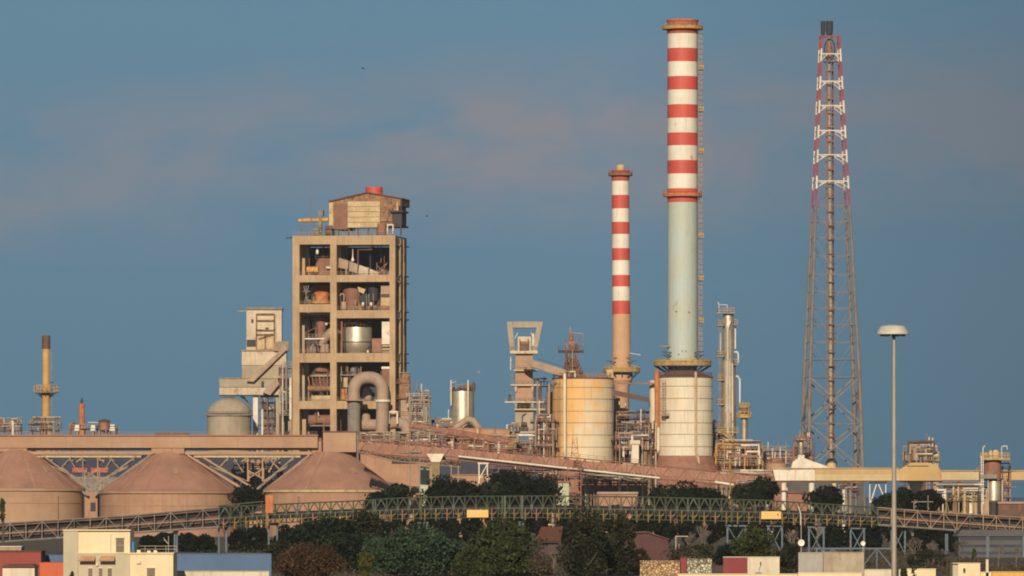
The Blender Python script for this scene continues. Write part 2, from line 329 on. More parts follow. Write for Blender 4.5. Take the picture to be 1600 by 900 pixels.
    def pr(s, poly, d0=0, d1=4):
        n = len(poly); A = [s.pt(x, y, d0) for x, y in poly]; B = [s.pt(x, y, d1) for x, y in poly]
        ar = sum(poly[i][0]*poly[(i+1)%n][1]-poly[(i+1)%n][0]*poly[i][1] for i in range(n))
        if ar > 0: A.reverse(); B.reverse()
        s.add(A+B, [tuple(range(n)), tuple(range(2*n-1, n-1, -1))]+[(i, i+n, (i+1)%n+n, (i+1)%n) for i in range(n)]); return s
    def rail(s, pts, h=1.1, w=.09, closed=False, step=2.0):
        """handrail along 3-D points"""
        pts = [Vector(p) for p in pts]
        if closed: pts = pts+[pts[0]]
        for a, b in zip(pts[:-1], pts[1:]):
            for hh in (h, h*.5): s.bar3(a+Vector((0,0,hh)), b+Vector((0,0,hh)), w)
            n = max(1, int((b-a).length/step))
            for i in range(n+1):
                p = a+(b-a)*(i/n); s.bar3(p, p+Vector((0,0,h)), w)
        return s
    def railring(s, px, py, rpx, d=0, h=1.1, n=20, w=.09, plate=0):
        c = s.pt(px, py, d); r = rpx*s.u
        P = [c+Vector((r*math.cos(2*math.pi*k/n), r*math.sin(2*math.pi*k/n), 0)) for k in range(n)]
        for k in range(n):
            a, b = P[k], P[(k+1)%n]
            s.bar3(a, a+Vector((0,0,h)), w)
            for hh in (h, h*.5): s.bar3(a+Vector((0,0,hh)), b+Vector((0,0,hh)), w)
            if plate: s.bar3(a+Vector((0,0,plate/2)), b+Vector((0,0,plate/2)), w, plate)
        return s
    def ladder(s, px, py0, py1, d=0, w=.6, step=.8, t=.08, cage=False):
        a = s.pt(px, py0, d); b = s.pt(px, py1, d)
        for sx in (-w/2, w/2): s.bar3(a+Vector((sx,0,0)), b+Vector((sx,0,0)), t)
        n = int((a-b).length/step)
        for i in range(n):
            p = b+(a-b)*((i+.5)/n); s.bar3(p+Vector((-w/2,0,0)), p+Vector((w/2,0,0)), t*.8)
            if cage and i % 2 == 0:
                for q0, q1 in (((-w/2,0),(-w/2,-.7)),((-w/2,-.7),(w/2,-.7)),((w/2,-.7),(w/2,0))):
                    s.bar3(p+Vector((*q0,0)), p+Vector((*q1,0)), t*.8)
        return s
    def build(s, name, m, parent=None, label=None):
        me = bpy.data.meshes.new(name)
        if parent is not None: off = Vector(parent['_o'])
        else:
            a = np.array(s.v); off = Vector(((a[:,0].min()+a[:,0].max())/2, (a[:,1].min()+a[:,1].max())/2, a[:,2].min()))
        me.from_pydata([(x-off.x, y-off.y, z-off.z) for x, y, z in s.v], [], s.f)
        me.polygons.foreach_set('use_smooth', s.sm); me.materials.append(MT[m]); me.update()
        if any(s.sm): me.set_sharp_from_angle(angle=R(28))
        o = bpy.data.objects.new(name, me); C.objects.link(o)
        if parent is not None: o.parent = parent
        else: o.location = off
        o['_o'] = tuple(off)
        if label: o['label'] = label
        return o
def tag(o, label, cat, group=None):
    o['label'] = label; o['category'] = cat; o['kind'] = 'thing'
    if group: o['group'] = group
    return o
def thing(name, label, cat, px, D, d=0, group=None, py=None, rz=0):
    o = bpy.data.objects.new(name, None); C.objects.link(o); o.empty_display_size = .5
    loc = (X(px, D), D+d, 0 if py is None else Z(py, D)); o.location = loc; o['_o'] = loc; o.rotation_euler = (0, 0, rz)
    return tag(o, label, cat, group)
def struct(o): o['kind'] = 'structure'; return o
def arc(cx, cy, r, a0, a1, n=8, d=0):
    return [(cx+r*math.cos(R(a0+(a1-a0)*i/n)), cy-r*math.sin(R(a0+(a1-a0)*i/n)), d) for i in range(n+1)]
def lerp(tab, x):
    for (x0, y0), (x1, y1) in zip(tab[:-1], tab[1:]):
        if x <= x1: return y0+(y1-y0)*(x-x0)/(x1-x0)
    return tab[-1][1]
# ------------------------------------------------------------------ ground and sea
g = MB()
g.add([(-9000, -200, 0), (9000, -200, 0), (9000, 5200, 0), (-9000, 5200, 0)], [(0, 1, 2, 3)])
struct(g.build('ground', 'ground'))
g = MB(); g.add([(-70000, 5200, -1.5), (70000, 5200, -1.5), (70000, 75000, -1.5), (-70000, 75000, -1.5)], [(0, 1, 2, 3)])
struct(g.build('sea', 'sea'))
g = MB(); g.box3(-9000, 9000, 5200, 5204, -6, 0.0); struct(g.build('shore', 'ground'))
g = MB(); g.add([(-300, 1165, .006), (300, 1165, .006), (300, 1177, .006), (-300, 1177, .006)], [(0, 1, 2, 3)])
struct(g.build('road', 'asphalt'))
# ------------------------------------------------------------------ generic steelwork filled with plant
def steelwork(name, label, cat, px0, px1, py0, D, levels, seed, depth=9, nx=3, fm='steel_tan', pm='steel_tan', pipes=10, vessels=3, rails=True, group=None,
              pal=('stainless_dull', 'rust_pink', 'steel_grey', 'rust_brown', 'white_paint', 'duct_dust', 'stainless'), t=.28, brace=True, d=0, base=None, chimneys=0, rg='yellow_rail'):
    rnd = random.Random(seed); pipes = min(60, int(pipes*1.7)); vessels = int(vessels*1.4+.5)
    root = thing(name, label, cat, (px0+px1)/2, D, d, group)
    u = K*D; x0 = X(px0, D); x1 = X(px1, D); y0 = D+d-depth/2; y1 = D+d+depth/2; zt = Z(py0, D); zb = 0 if base is None else Z(base, D)
    xs = [x0+(x1-x0)*(i+(rnd.uniform(-.22, .22) if 0 < i < nx-1 else 0))/(nx-1) for i in range(nx)]; zl = sorted([Z(l, D) for l in levels]+[zb])
    f = MB(D)
    tops = {x: zt-(rnd.random()*(zt-zl[-1]) if len(zl) > 1 else 0) for x in xs}
    for x in xs:
        for y in (y0, y1): f.bar3((x, y, zb), (x, y, tops[x]), t)
    zz = zl
    for z in zz[1:]:
        for y in (y0, y1): f.bar3((x0-.05, y, z), (x1+.05, y, z), t*.9)
        for x in xs: f.bar3((x, y0, z-.02), (x, y1, z-.02), t*.8)
    if brace:
        for i in range(len(xs)-1):
            for a, b in zip(zz[:-1], zz[1:]):
                if rnd.random() < .55:
                    if rnd.random() < .5: f.bar3((xs[i], y0-.02, a), (xs[i+1], y0-.02, b), t*.55)
                    else: f.bar3((xs[i], y0-.02, b), (xs[i+1], y0-.02, a), t*.55)
    f.build('steel_frame', fm, root)
    for k, z in enumerate(zz[1:]):
        p = MB(D); ex = rnd.uniform(0, 1.6); p.box3(x0-ex, x1+rnd.uniform(0, 1.6), y0-1, y1+.6, z+t*.45, z+t*.45+.16)
        po = p.build('platform', pm, root)
        if rails:
            r = MB(D); r.rail([(x0-ex+.1, y0-.9, z+t*.45+.16), (x1, y0-.9, z+t*.45+.16)], w=.10, step=1.8); r.build('railing', rg, po)
    for k in range(vessels):
        a = rnd.choice(range(len(zz)-1)) if len(zz) > 1 else 0
        z0 = zz[a]+.4; z1 = (zz[a+1] if a+1 < len(zz) else zt)-.4
        r = min((z1-z0)*.42, rnd.uniform(.6, 1.5), (x1-x0)*.3); cx = rnd.uniform(x0+r, x1-r); cyy = rnd.uniform(y0+1, y1-r)
        m = MB(D)
        if rnd.random() < .55:
            h = min(z1-z0, r*3.2); nn = 18; pr = [(0, 0), (.7, .08), (1, .25), (1, .85), (.7, .96), (0, 1)]
            c = ((cx/u)+800)
            m.lathe(c, [(q*r/u, HOR-(z0+w*h-CAMH)/u) for q, w in pr], cyy-D, nn)
            for w in (.3, .8): m.lathe(c, [(r/u*1.06, HOR-(z0+w*h-CAMH)/u), (r/u*1.06, HOR-(z0+w*h+.12-CAMH)/u)], cyy-D, nn)
        else:
            l = min(x1-x0, r*rnd.uniform(3, 4)); r *= .75; xx = cx-l/2; zz0 = z0+r
            m.tube3([(xx, cyy, zz0), (xx+.25*r, cyy, zz0), (xx+l-.25*r, cyy, zz0), (xx+l, cyy, zz0)], [r*.5, r, r, r*.5], 14)
            for w in (.25, .75): m.box3(xx+l*w-.15, xx+l*w+.15, cyy-r*.6, cyy+r*.6, z0-.35, zz0)
        m.build('vessel', rnd.choice(pal), root)
    for k in range(pipes):
        m = MB(D); r = rnd.choice((.10, .14, .18, .25, .38)); xa = rnd.uniform(x0-.8, x1+.8); yy = y0-rnd.uniform(-.5, 1.4); a = rnd.choice(zz)+.5; b = rnd.choice(zz)+rnd.uniform(.8, 2.5)
        if abs(a-b) < 1: b = a+rnd.uniform(1.5, 4)
        a = max(a, zb); b = min(b, zt+.5); xb = rnd.uniform(x0-.6, x1+.6); yb = yy+rnd.uniform(.5, 3)
        P = [(xa, yy, a), (xa, yy, b), (xb, yy, b)]
        if rnd.random() < .5: P.append((xb, yb, b))
        if rnd.random() < .6: P.append((xb, P[-1][1], b-rnd.uniform(1, 4)))
        m.tube3(P, r, 8)
        if rnd.random() < .6: m.tube3([(xa, yy, (a+b)/2-.15), (xa, yy, (a+b)/2+.15)], r*1.9, 8)
        m.build('pipe', rnd.choice(pal), root)
    for k in range(chimneys):
        m = MB(D); xa = rnd.uniform(x0, x1); m.tube3([(xa, D+d, zz[-1]), (xa, D+d, zt+rnd.uniform(1, 3.5))], .16, 8); m.build('vent_pipe', rnd.choice(('white_paint', 'steel_grey')), root)
    return root
def base_py(D): return HOR+CAMH/(K*D)
# ------------------------------------------------------------------ tall striped chimney and the cream tank beneath it
D = 2000
ch = thing('striped_chimney', 'thick red and white banded chimney with pale blue lower shaft behind the cream tank', 'chimney', 1066.5, D+14, 0)
D1 = D+14
def c66(px): return px
def band(root, px, r, y0, y1, m, name='shaft_band', n=56):
    MB(D1).lathe(px, [(r, y0), (r, y1)], 0, n, caps=True).build(name, m, root)
rows = [53, 76, 97, 120, 141, 164, 185, 208, 228, 251, 272, 295, 316.5]
band(ch, 1066.5, 24.2, 31, 53, 'band_sooty', 'rim_band')
for i in range(len(rows)-1): band(ch, 1066.5, 23.7, rows[i]+(.0), rows[i+1], 'band_white' if i % 2 == 0 else 'band_red')
MB(D1).lathe(1066.5, [(23.6, 316.5), (23.6, 440), (23.9, 556), (23.9, 571), (21, 582), (21, 600)], 0, 56).build('blue_shaft', 'chimney_blue', ch)
m = MB(D1); m.lathe(1066.5, [(25.2, 31), (25.2, 33.5)], 0, 56); m.build('rim_flange', 'rust_orange', ch)
def ring_platform(root, px, r0, r1, py, D, rail='yellow_rail', floor='steel_tan', name='platform', h=1.3, th=1.2, n=26, w=.10, plate=0):
    m = MB(D); m.lathe(px, [(r1, py), (r1, py+th)], 0, 36); o = m.build(name, floor, root)
    m = MB(D); m.railring(px, py, r1-.4, 0, h, n, w, plate); m.build('railing', rail, o); return o
ring_platform(ch, 1066.5, 24, 32, 45, D1, floor='rust_orange', rail='yellow_rail', h=1.5, plate=.9)
ring_platform(ch, 1066.5, 24, 31, 306, D1, floor='rust_orange', rail='rust_orange', h=1.5, th=1.4, plate=.7)
ring_platform(ch, 1066.5, 24, 45, 570, D1, floor='steel_tan', rail='yellow_rail', h=1.7, th=2, n=34, w=.14, plate=1.3)
m = MB(D1)
for k in range(16):
    a = 2*math.pi*k/16; c = m.pt(1066.5, 572, 0); u = m.u
    m.bar3(c+Vector((44*u*math.cos(a), 44*u*math.sin(a), 0)), c+Vector((22*u*math.cos(a), 22*u*math.sin(a), -2.6)), .28)
    m.bar3(c+Vector((33*u*math.cos(a), 33*u*math.sin(a), 0)), c+Vector((21.5*u*math.cos(a), 21.5*u*math.sin(a), -1.7)), .2)
m.build('platform_brackets', 'navy_steel', ch)
for sx in (-1, 1):
    for q in (0, 1):
        m = MB(D1); yy = 551 if q else 556
        m.br((1066.5+sx*18, yy, -3.5), (1066.5+sx*33, yy-1, -4.5), 1.4); m.br((1066.5+sx*20, yy+5, -3.5), (1066.5+sx*31, yy-1, -4.4), .9)
        m.build('navigation_light_bracket', 'navy_steel', ch)
m = MB(D1); m.hcyl(1030, 1047, 541.5, 1.1, -3); m.build('jib_arm', 'steel_tan', ch)
m = MB(D1); m.ladder(1094.5, 50, 566, -1, w=.9, t=.24, step=.8, cage=True); m.build('ladder', 'steel_tan', ch)
for yy in range(62, 560, 16): MB(D1).br((1089, yy, -.5), (1096, yy, -.9), .5).build('ladder_bracket', 'steel_tan', ch)
for yy in (105, 170, 236, 368, 434, 500):
    m = MB(D1); m.bx(1091, 1099.5, yy+3, yy+4.2, -2.2, .6); a = m.pt(1091.5, yy+3, -2.1); b = m.pt(1099, yy+3, -2.1); m.rail([a, b], h=1.3, w=.12, step=.5)
    m.bx(1092, 1099, yy-3.5, yy+1, -1.9, -1.75); m.build('rest_platform', 'yellow_rail', ch)
# small row of bolts/manholes
for (x, y) in ((1056, 487), (1065, 549), (1071, 549), (1060, 554), (1076, 488)):
    MB(D1).bx(x-.8, x+.8, y-.8, y+.8, -5.0, -4.2).build('inspection_port', 'steel_dark', ch)
# slim chimney
cs = thing('striped_chimney', 'slender red and white banded chimney with tan lower shaft between the two tanks', 'chimney', 970.5, D1)
def rad(y): return 13.6+.6*(y-262)/310
rows = [283, 305, 326, 347, 366, 388, 407, 430, 448, 470, 491]
MB(D1).lathe(969.5, [(14.2, 266), (14.2, 276), (13.7, 283)], 0, 40).build('rim_band', 'band_sooty', cs)
for i in range(len(rows)-1): MB(D1).lathe(969.5+i*.12, [(rad(rows[i]), rows[i]), (rad(rows[i+1]), rows[i+1])], 0, 40).build('shaft_band', 'band_white' if i % 2 == 0 else 'band_red', cs)
MB(D1).lathe(971, [(rad(491), 491), (14.3, 572), (17.5, 578), (17.5, 594), (15, 598), (12, 604), (12, 790), (12, base_py(D1))], 0, 40).build('tan_shaft', 'chimney_tan', cs)
ring_platform(cs, 969.5, 14, 19, 274, D1, floor='steel_dark', rail='rust_red', h=1.4, th=1, plate=.8)
m = MB(D1); m.lathe(969.5, [(5, 257.5), (7, 260), (7.2, 266.2)], 0, 20); m.build('flue_tip', 'cream_panel', cs)
ring_platform(cs, 971.5, 14, 29, 580, D1, floor='steel_tan', rail='yellow_rail', h=1.7, th=1.6, n=24, w=.14, plate=1.1)
m = MB(D1)
for k in range(12):
    a = 2*math.pi*k/12; c = m.pt(971.5, 582, 0); u = m.u
    m.bar3(c+Vector((27*u*math.cos(a), 27*u*math.sin(a), 0)), c+Vector((15*u*math.cos(a), 15*u*math.sin(a), -2.2)), .22)
m.build('platform_brackets', 'navy_steel', cs)
for sx in (-1, 1):
    m = MB(D1); m.br((971+sx*9, 566, -2.5), (971+sx*23, 564, -3), 1.2); m.br((971+sx*10, 571, -2.5), (971+sx*20, 564, -3), .8); m.br((971+sx*7, 559.5, -2.6), (971+sx*13, 559, -2.9), 1); m.build('navigation_light_bracket', 'navy_steel', cs)
m = MB(D1); m.br((984, 552, -2), (1001, 555, -2.5), .8); m.build('jib_arm', 'white_paint', cs)
# ------------------------------------------------------------------ storage tanks
def tank(label, px, r, top, bot, plates, D, seams, mats, n=72):
    t = thing('storage_tank', label, 'tank', px, D)
    MB(D).lathe(px, [(r, top), (r, bot)], 0, n).build('shell', plates, t)
    for y in seams: MB(D).lathe(px, [(r+.45, y-.45), (r+.45, y+.45)], 0, n).build('seam_ring', 'seam', t)
    for i, y in enumerate(seams+[bot]):   # short upright seams, staggered
        y0 = seams[i-1] if i else top
        for q in range(4):
            m = MB(D)
            a = R(-62+q*41+(i % 2)*19); x = px+(r+.15)*math.sin(a); d = -(r+.15)*m.u*math.cos(a)
            m.br((x, y0+.5, d), (x, y-.5, d), .22); m.build('upright_seams', 'seam', t)
    MB(D).lathe(px, [(r+.9, top-1.5), (r+.9, top+.5)], 0, n).build('rim_girder', 'rust_brown', t)
    return t
D2 = 1990
t1 = tank('orange stained cream tank standing beside the concrete elevator tower', 911, 47.5, 592, 722, 'plates_orange', D2, [606, 624, 643, 661, 680, 699], None)
MB(D2).lathe(911, [(47.6, 722), (50, base_py(D2))], 0, 60).build('skirt', 'pink_dust', t1)
m = MB(D2); m.tb([(882, 585, -9), (882, 592, -9.6), (882, 715, -9.6)], 2.2); m.build('downpipe', 'cream_tank', t1); 
m = MB(D2); m.ladder(872, 594, 716, -8.3, w=.7, t=.12); m.build('ladder', 'steel_tan', t1)
m = MB(D2); m.railring(911, 590, 46.5, 0, 1.3, 40, .11, 0); m.build('roof_railing', 'rust_pink', t1)
m = MB(D2)
rnd = random.Random(4)
for k in range(26):
    x = rnd.uniform(872, 955); h = rnd.uniform(3, 11); dd = rnd.uniform(-5, 5); m.bx(x, x+rnd.uniform(1.5, 5), 592-h, 591, dd, dd+1)
m.build('roof_equipment', 'rust_pink', t1)
MB(D2).bx(948, 958, 578, 591, -3, -1).build('roof_cabin', 'cream_panel', t1)
m = MB(D2); m.tb([(868, 597, -6), (858, 600, -4), (857, 720, -4)], 1.6); m.build('side_pipe', 'duct_dust', t1)
MB(D2).lathe(859, [(5, 612), (5, 720)], 3, 16).build('side_tower', 'rust_pink', t1)
# mast on tank one
hm = steelwork('head_frame', 'rust red hoist frame with a dark crossbar standing on the orange stained tank roof', 'frame', 884, 904, 514, D2, [549], 11, depth=4, nx=2, fm='rust_red', pm='rust_red', pipes=4, vessels=0, rails=False, base=592, d=0, t=.35)
m = MB(D2); m.bx(872, 912, 547, 551, -2.6, 2.6); m.build('crossbar_platform', 'steel_dark', hm)
m = MB(D2); m.rail([m.pt(872.5, 547, -2.4), m.pt(911.5, 547, -2.4)], h=1.2, w=.1); m.build('railing', 'steel_dark', hm)
MB(D2).bx(889, 897, 533, 546.8, -1.2, 1.2).build('winch_house', 'rust_red', hm); MB(D2).bx(898, 902.5, 537, 546.8, -1, 1).build('winch_cabinet', 'rust_brown', hm); MB(D2).lathe(892.5, [(2, 521), (3.4, 524), (3.4, 531), (1.6, 533)], 0, 14).build('sheave', 'rust_red', hm); MB(D2).tb([(901, 530, -.8), (901, 533, -.8)], 2.6, 12).build('lamp_housing', 'rust_pink', hm)
m = MB(D2); m.br((892, 520, 0), (911, 521, 0), 1.3); m.br((911, 521, 0), (911, 547, 0), .4); m.br((891, 510, 0), (891, 520, 0), 1.2); m.build('jib', 'rust_orange', hm)
m = MB(D2)
for a, b in (((893, 551), (872, 591)), ((896, 551), (915, 591)), ((893, 551), (884, 591)), ((896, 551), (904, 591)), ((890, 560), (893, 591)), ((886, 572), (904, 572)), ((880, 580), (910, 580)), ((908, 574), (900, 591)), ((876, 586), (884, 572))):
    m.br((*a, -2), (*b, -3), 1.6)
m.pr([(889, 560), (899, 560), (912, 591), (877, 591)], -1, 2); m.build('leg_bracing', 'rust_brown', hm)
# long gallery from elevator tower to tank one
gl = thing('inclined_gallery', 'dusty grey inclined gallery joining the elevator tower to the orange stained tank', 'conveyor', 850, 1986)
m = MB(1986); m.pr([(814, 557), (834, 563), (884, 578), (884, 588), (862, 584), (832, 573), (814, 561)], -1.5, 1.5); m.build('enclosure', 'duct_dust', gl)
m = MB(1986); m.br((838, 560, -1.7), (880, 573, -1.7), .6); m.build('handrail', 'steel_dark', gl)
# tank two
t2 = tank('tall cream plated tank with a rusty orange standpipe beneath the blue based chimney', 1070, 43.5, 590, 714, 'plates_cream', D2, [604, 623, 642, 661, 679, 698], None)
MB(D2).lathe(1070, [(44, 712), (52, 730), (52, base_py(D2))], 0, 60).build('dusty_plinth', 'rust_pink', t2)
MB(D2).lathe(1070, [(43.5, 590), (30, 583), (22, 579)], 0, 60).build('roof', 'rust_brown', t2)
m = MB(D2); m.railring(1070, 589, 42.5, 0, 1.3, 40, .11); m.build('roof_railing', 'rust_brown', t2)
MB(D2).tb([(1026, 578, -4), (1026, 600, -4), (1026.5, 668, -4)], 4, 16).build('rusty_standpipe', 'rust_orange', t2)
MB(D2).tb([(1026.5, 668, -4), (1027, 702, -4), (1023, 710, -4), (1005, 724, -4)], 3.9, 16).build('standpipe_foot', 'cream_tank', t2)
MB(D2).lathe(1026, [(11, 594), (11, 660), (11, 724)], 4, 28).build('side_vessel', 'cream_tank', t2)
m = MB(D2); m.ladder(1036.5, 594, 650, -7.5, w=.9, t=.14, cage=True); m.build('ladder', 'steel_tan', t2)
m = MB(D2); m.bx(1032, 1044, 649, 650.5, -9.2, -6); m.rail([m.pt(1032.3, 649, -9), m.pt(1043.7, 649, -9)], h=1.2, w=.12, step=.8); m.br((1033, 651, -8), (1040, 658, -6.5), .7); m.build('ladder_platform', 'steel_tan', t2)
MB(D2).tb([(1086, 582, -8), (1086, 600, -8.2), (1086, 706, -8.2), (1090, 716, -8.3), (1091, 734, -8.8)], 2.1).build('downpipe', 'cream_panel', t2)
MB(D2).tb([(1110, 592, -1.4), (1110, 712, -1.4)], 2.8).build('corner_pipe', 'cream_tank', t2)
# bridge between tanks
cb = thing('conveyor_bridge', 'short dark rusty bridge spanning between the two tanks above the pipework', 'bridge', 988, D2)
MB(D2).pr([(956, 609), (1014, 621), (1014, 628), (956, 617)], -1.5, 1.5).build('deck_box', 'rust_brown', cb)
MB(D2).bx(956, 1022, 598, 600, -1, 1).build('upper_beam', 'rust_pink', cb)
steelwork('pipe_structure', 'dark cluttered pipe structure between the two tanks under the rusty bridge', 'pipework', 960, 1013, 640, 2003, [655, 672, 690, 706], 21, depth=8, nx=4, pipes=26, vessels=7, fm='steel_dark', pm='rust_brown', chimneys=3, rails=True, rg='rust_pink', pal=('steel_dark', 'steel_grey', 'rust_brown', 'navy_steel', 'rust_pink', 'duct_dust'))
steelwork('pipe_structure', 'low rusty valve platform hiding the foot of the slender chimney', 'pipework', 962, 1010, 672, 1984, [688, 704], 22, depth=4, nx=3, pipes=12, vessels=2, fm='rust_pink', pm='rust_brown', rg='rust_pink')
cw = thing('hopper_column', 'pale cream column with a wide square cap between the tanks', 'hopper', 992, 1975)
MB(1975).bx(987, 998, 694, 900, -1.5, 1.5).build('column', 'cream_tank', cw); MB(1975).bx(984, 1000, 688, 694, -2, 2).build('cap', 'cream_tank', cw)
# ------------------------------------------------------------------ concrete elevator tower
DE = 2000
et = thing('elevator_tower', 'narrow concrete elevator tower with a flared open frame on top', 'tower', 820, DE)
m = MB(DE)
m.pr([(792, 503), (800, 503), (805, 551), (797, 551)], -4, 4); m.pr([(840, 503), (848, 503), (838.5, 551), (831, 551)], -4, 4)
m.bx(801, 839.5, 503, 512.5, -3.9, 3.9); m.build('flared_portal', 'concrete_grey', et)
m = MB(DE); m.bx(797, 840, 548.5, 553, -4.6, 4.6); m.build('portal_floor', 'concrete_pale', et)
m = MB(DE); m.rail([m.pt(798, 548.5, -4.4), m.pt(839, 548.5, -4.4)], h=1.2, w=.11); m.build('railing', 'steel_tan', et)
MB(DE).bx(809, 830, 526, 548.5, 0, 3).build('winch_house', 'concrete_pale', et)
MB(DE).bx(813, 825, 538, 548, -3, -.2).build('winch_bed', 'rust_brown', et); MB(DE).hcyl(814, 824, 537, 3.2, -1.6).build('winch_drum', 'rust_red', et)
for x in (812, 825): MB(DE).bx(x-.7, x+.7, 529, 548, -2.2, -1.4).build('winch_post', 'rust_red', et)
m = MB(DE); m.br((803, 531, 0), (809, 520, 0), 1); m.br((835, 531, 0), (829, 518, 0), 1); m.br((833, 520, 1), (833, 540, 1), 3); m.build('portal_braces', 'white_paint', et)
for y0, y1 in ((553, 578), (580, 601), (603, 628)):
    MB(DE).bx(805.5, 832.5, y0, y1, -3, 3.5).build('shaft_wall', 'dust_gallery', et)
MB(DE).bx(808, 829, 628, 640, 0, 3).build('shaft_recess', 'steel_dark', et)
MB(DE).bx(805, 833, 640, 676, -3, 3.5).build('shaft_wall', 'concrete_grey', et)
MB(DE).bx(807, 812, 676, 900, -3, 3).build('leg', 'concrete_grey', et); MB(DE).bx(826, 832, 676, 900, -3, 3).build('leg', 'concrete_grey', et)
for y, a, b in ((579, 803, 840), (602, 798, 843), (628.5, 789, 850), (640, 804, 852), (675.5, 797, 846)):
    p = MB(DE).bx(a, b, y-1.2, y+1.2, -4.6, 4.4).build('platform', 'concrete_pale' if y != 640 else 'cream_panel', et)
    m = MB(DE); m.rail([m.pt(a+.3, y-1.2, -4.4), m.pt(b-.3, y-1.2, -4.4)], h=1.2, w=.11, step=1.5); m.build('railing', 'steel_grey', p)
for sx in (806, 832):
    for y in (604, 630): MB(DE).pr([(sx-2, y), (sx+2, y), (sx+1, y+8), (sx-1, y+8)], -4, -3.2).build('corbel', 'concrete_pale', et)
MB(DE).bx(813, 825, 667, 675, -4.2, -3).build('motor_bed', 'steel_dark', et); MB(DE).hcyl(814, 823, 663, 3.4, -3.8).build('motor', 'rust_brown', et); MB(DE).tb([(816, 660, -3.6), (816, 650, -3.6), (822, 646, -3.4)], .8, 8).build('conduit', 'rust_brown', et)
m = MB(DE); m.ladder(800, 556, 628, -3, w=.7, t=.14, cage=True); m.build('ladder', 'steel_grey', et)
MB(DE).tb([(798, 558, -3.2), (798, 578, -3.2)], 1, 8).build('vent_pipe', 'white_paint', et)
MB(DE).bx(794, 799, 617, 627, -4, -1).build('control_box', 'steel_dark', et)
steelwork('stair_tower', 'dark steel stair tower with landings against the right side of the concrete elevator tower', 'stairs', 836, 860, 590, DE, [604, 629, 641, 660, 675, 690], 31, depth=7, nx=3, pipes=16, vessels=2, fm='steel_dark', pm='steel_grey', rg='steel_grey', pal=('steel_dark', 'steel_grey', 'rust_brown', 'navy_steel'))
steelwork('pump_platform', 'small dark pump platform at the foot of the elevator tower beside the orange duct', 'platform', 796, 806, 664, DE-4, [676, 688], 32, depth=5, nx=2, pipes=9, vessels=2, fm='steel_dark', pm='steel_dark', rg='steel_grey')
steelwork('pipe_structure', 'tan pipes and stanchions in front of the lower elevator tower', 'pipework', 800, 858, 682, DE-8, [694, 706], 33, depth=4, nx=5, pipes=18, vessels=3, fm='rust_pink', pm='rust_pink', rg='rust_pink')
# ------------------------------------------------------------------ preheater tower (open concrete frame)
DT = 1995
rot = R(-9)
pt_ = thing('open_frame_tower', 'tall open concrete frame tower packed with process vessels and topped by a rusty shed', 'tower', 457, DT, rz=rot)
PT = pt_
DEP = 21.0
def T(name, m, mt, parent=None, label=None): return m.build(name, mt, parent or PT, label)
cols = [(457, 468), (517, 527), (611, 620)]
for (a, b) in cols: T('column', MB(DT).bx(a, b, 368.5, 900, 0, 2.2), 'concrete')
beams = [(368.5, 383), (430, 440.5), (None, None), (486.5, 497), (551, 566), (626, 637.5)]
bl = [(368.5, 382), (430, 440), (476, 486), (552.5, 566), (627, 640)]   # left bay beams
br_ = [(368.5, 383), (430, 441), (485, 497.5), (552, 566), (627, 639)]  # right bay beams
for (a, b) in [(368.5, 382), (430, 441), (475.5, 488), (552, 566.5), (626.5, 639)]: T('beam', MB(DT).bx(468, 517, a, b, .15, 2.0), 'concrete')
for (a, b) in [(368.5, 383), (430, 441), (485, 497.5), (552, 566), (626.5, 639)]: T('beam', MB(DT).bx(527, 611, a, b, .15, 2.0), 'concrete')
for y in (372, 433, 489, 556, 630): T('floor_slab', MB(DT).bx(458.5, 619, y, y+2.2, 2.0, DEP), 'concrete_grey')
for px in (457, 517, 611):
    for dd in (9, DEP-2): T('column', MB(DT).bx(px+.5, px+8.5, 369, 900, dd, dd+2), 'concrete')
for y0, y1 in ((369, 382), (430.5, 440.5), (487, 497), (553, 565), (628, 639)):
    T('side_beam', MB(DT).bx(612, 619.5, y0, y1, 2.2, DEP-2), 'concrete')
    T('side_beam', MB(DT).bx(458, 467, y0, y1, 2.2, DEP-2), 'concrete')
    T('back_beam', MB(DT).bx(466, 612, y0, y1, DEP-1.8, DEP-.4), 'concrete_grey')
T('dark_backing', MB(DT).bx(458, 619, 383, 700, DEP-.3, DEP), 'navy_steel')  # navy sheet added behind the bays, its colour standing in for interior shade
# bay contents: every piece is a part of the tower
def V(px, py0, py1, r, d, mt, name='vessel', dome=True):
    pr = [(r*.35, py0-r*.22), (r*.8, py0-r*.12), (r, py0), (r, py1)] if dome else [(r, py0), (r, py1)]
    return T(name, MB(DT).lathe(px, pr, d, 28), mt)
T('duct', MB(DT).pr([(496, 403), (517, 403), (517, 429), (492, 429), (490, 412)], 4, 9), 'brown_panel')
T('motor', MB(DT).hcyl(477, 495, 421, 5, 3.2), 'crane_yellow'); T('stub_column', MB(DT).bx(470, 474.5, 403, 430, 2.4, 3.6), 'concrete')
T('flood_lamp', MB(DT).lathe(494, [(1.6, 390), (2.4, 394), (1.2, 397)], 2.6, 12), 'white_dish'); T('lamp_stem', MB(DT).br((494, 383, 2.8), (494, 390, 2.8), .5), 'steel_grey')
T('bearing', MB(DT).hcyl(508, 515, 418, 2, 3), 'white_paint')
seg = [(528, 403), (545, 408), (560, 414), (577, 420), (593, 427)]
for i in range(4):
    (xa, ya), (xb, yb) = seg[i], seg[i+1]
    T('duct_segment', MB(DT).pr([(xa, ya), (xb-1, yb-.5), (xb-2.5, min(429.5, yb+13)), (xa-.5, min(429.5, ya+15))], 2.6, 7), 'duct_dust' if i < 2 else 'concrete_pale')
    if i: T('duct_flange', MB(DT).pr([(xa-1.4, ya-1), (xa+.4, ya-.4), (xa-1, ya+15), (xa-2.8, ya+15)], 2.4, 7.2), 'steel_dark')
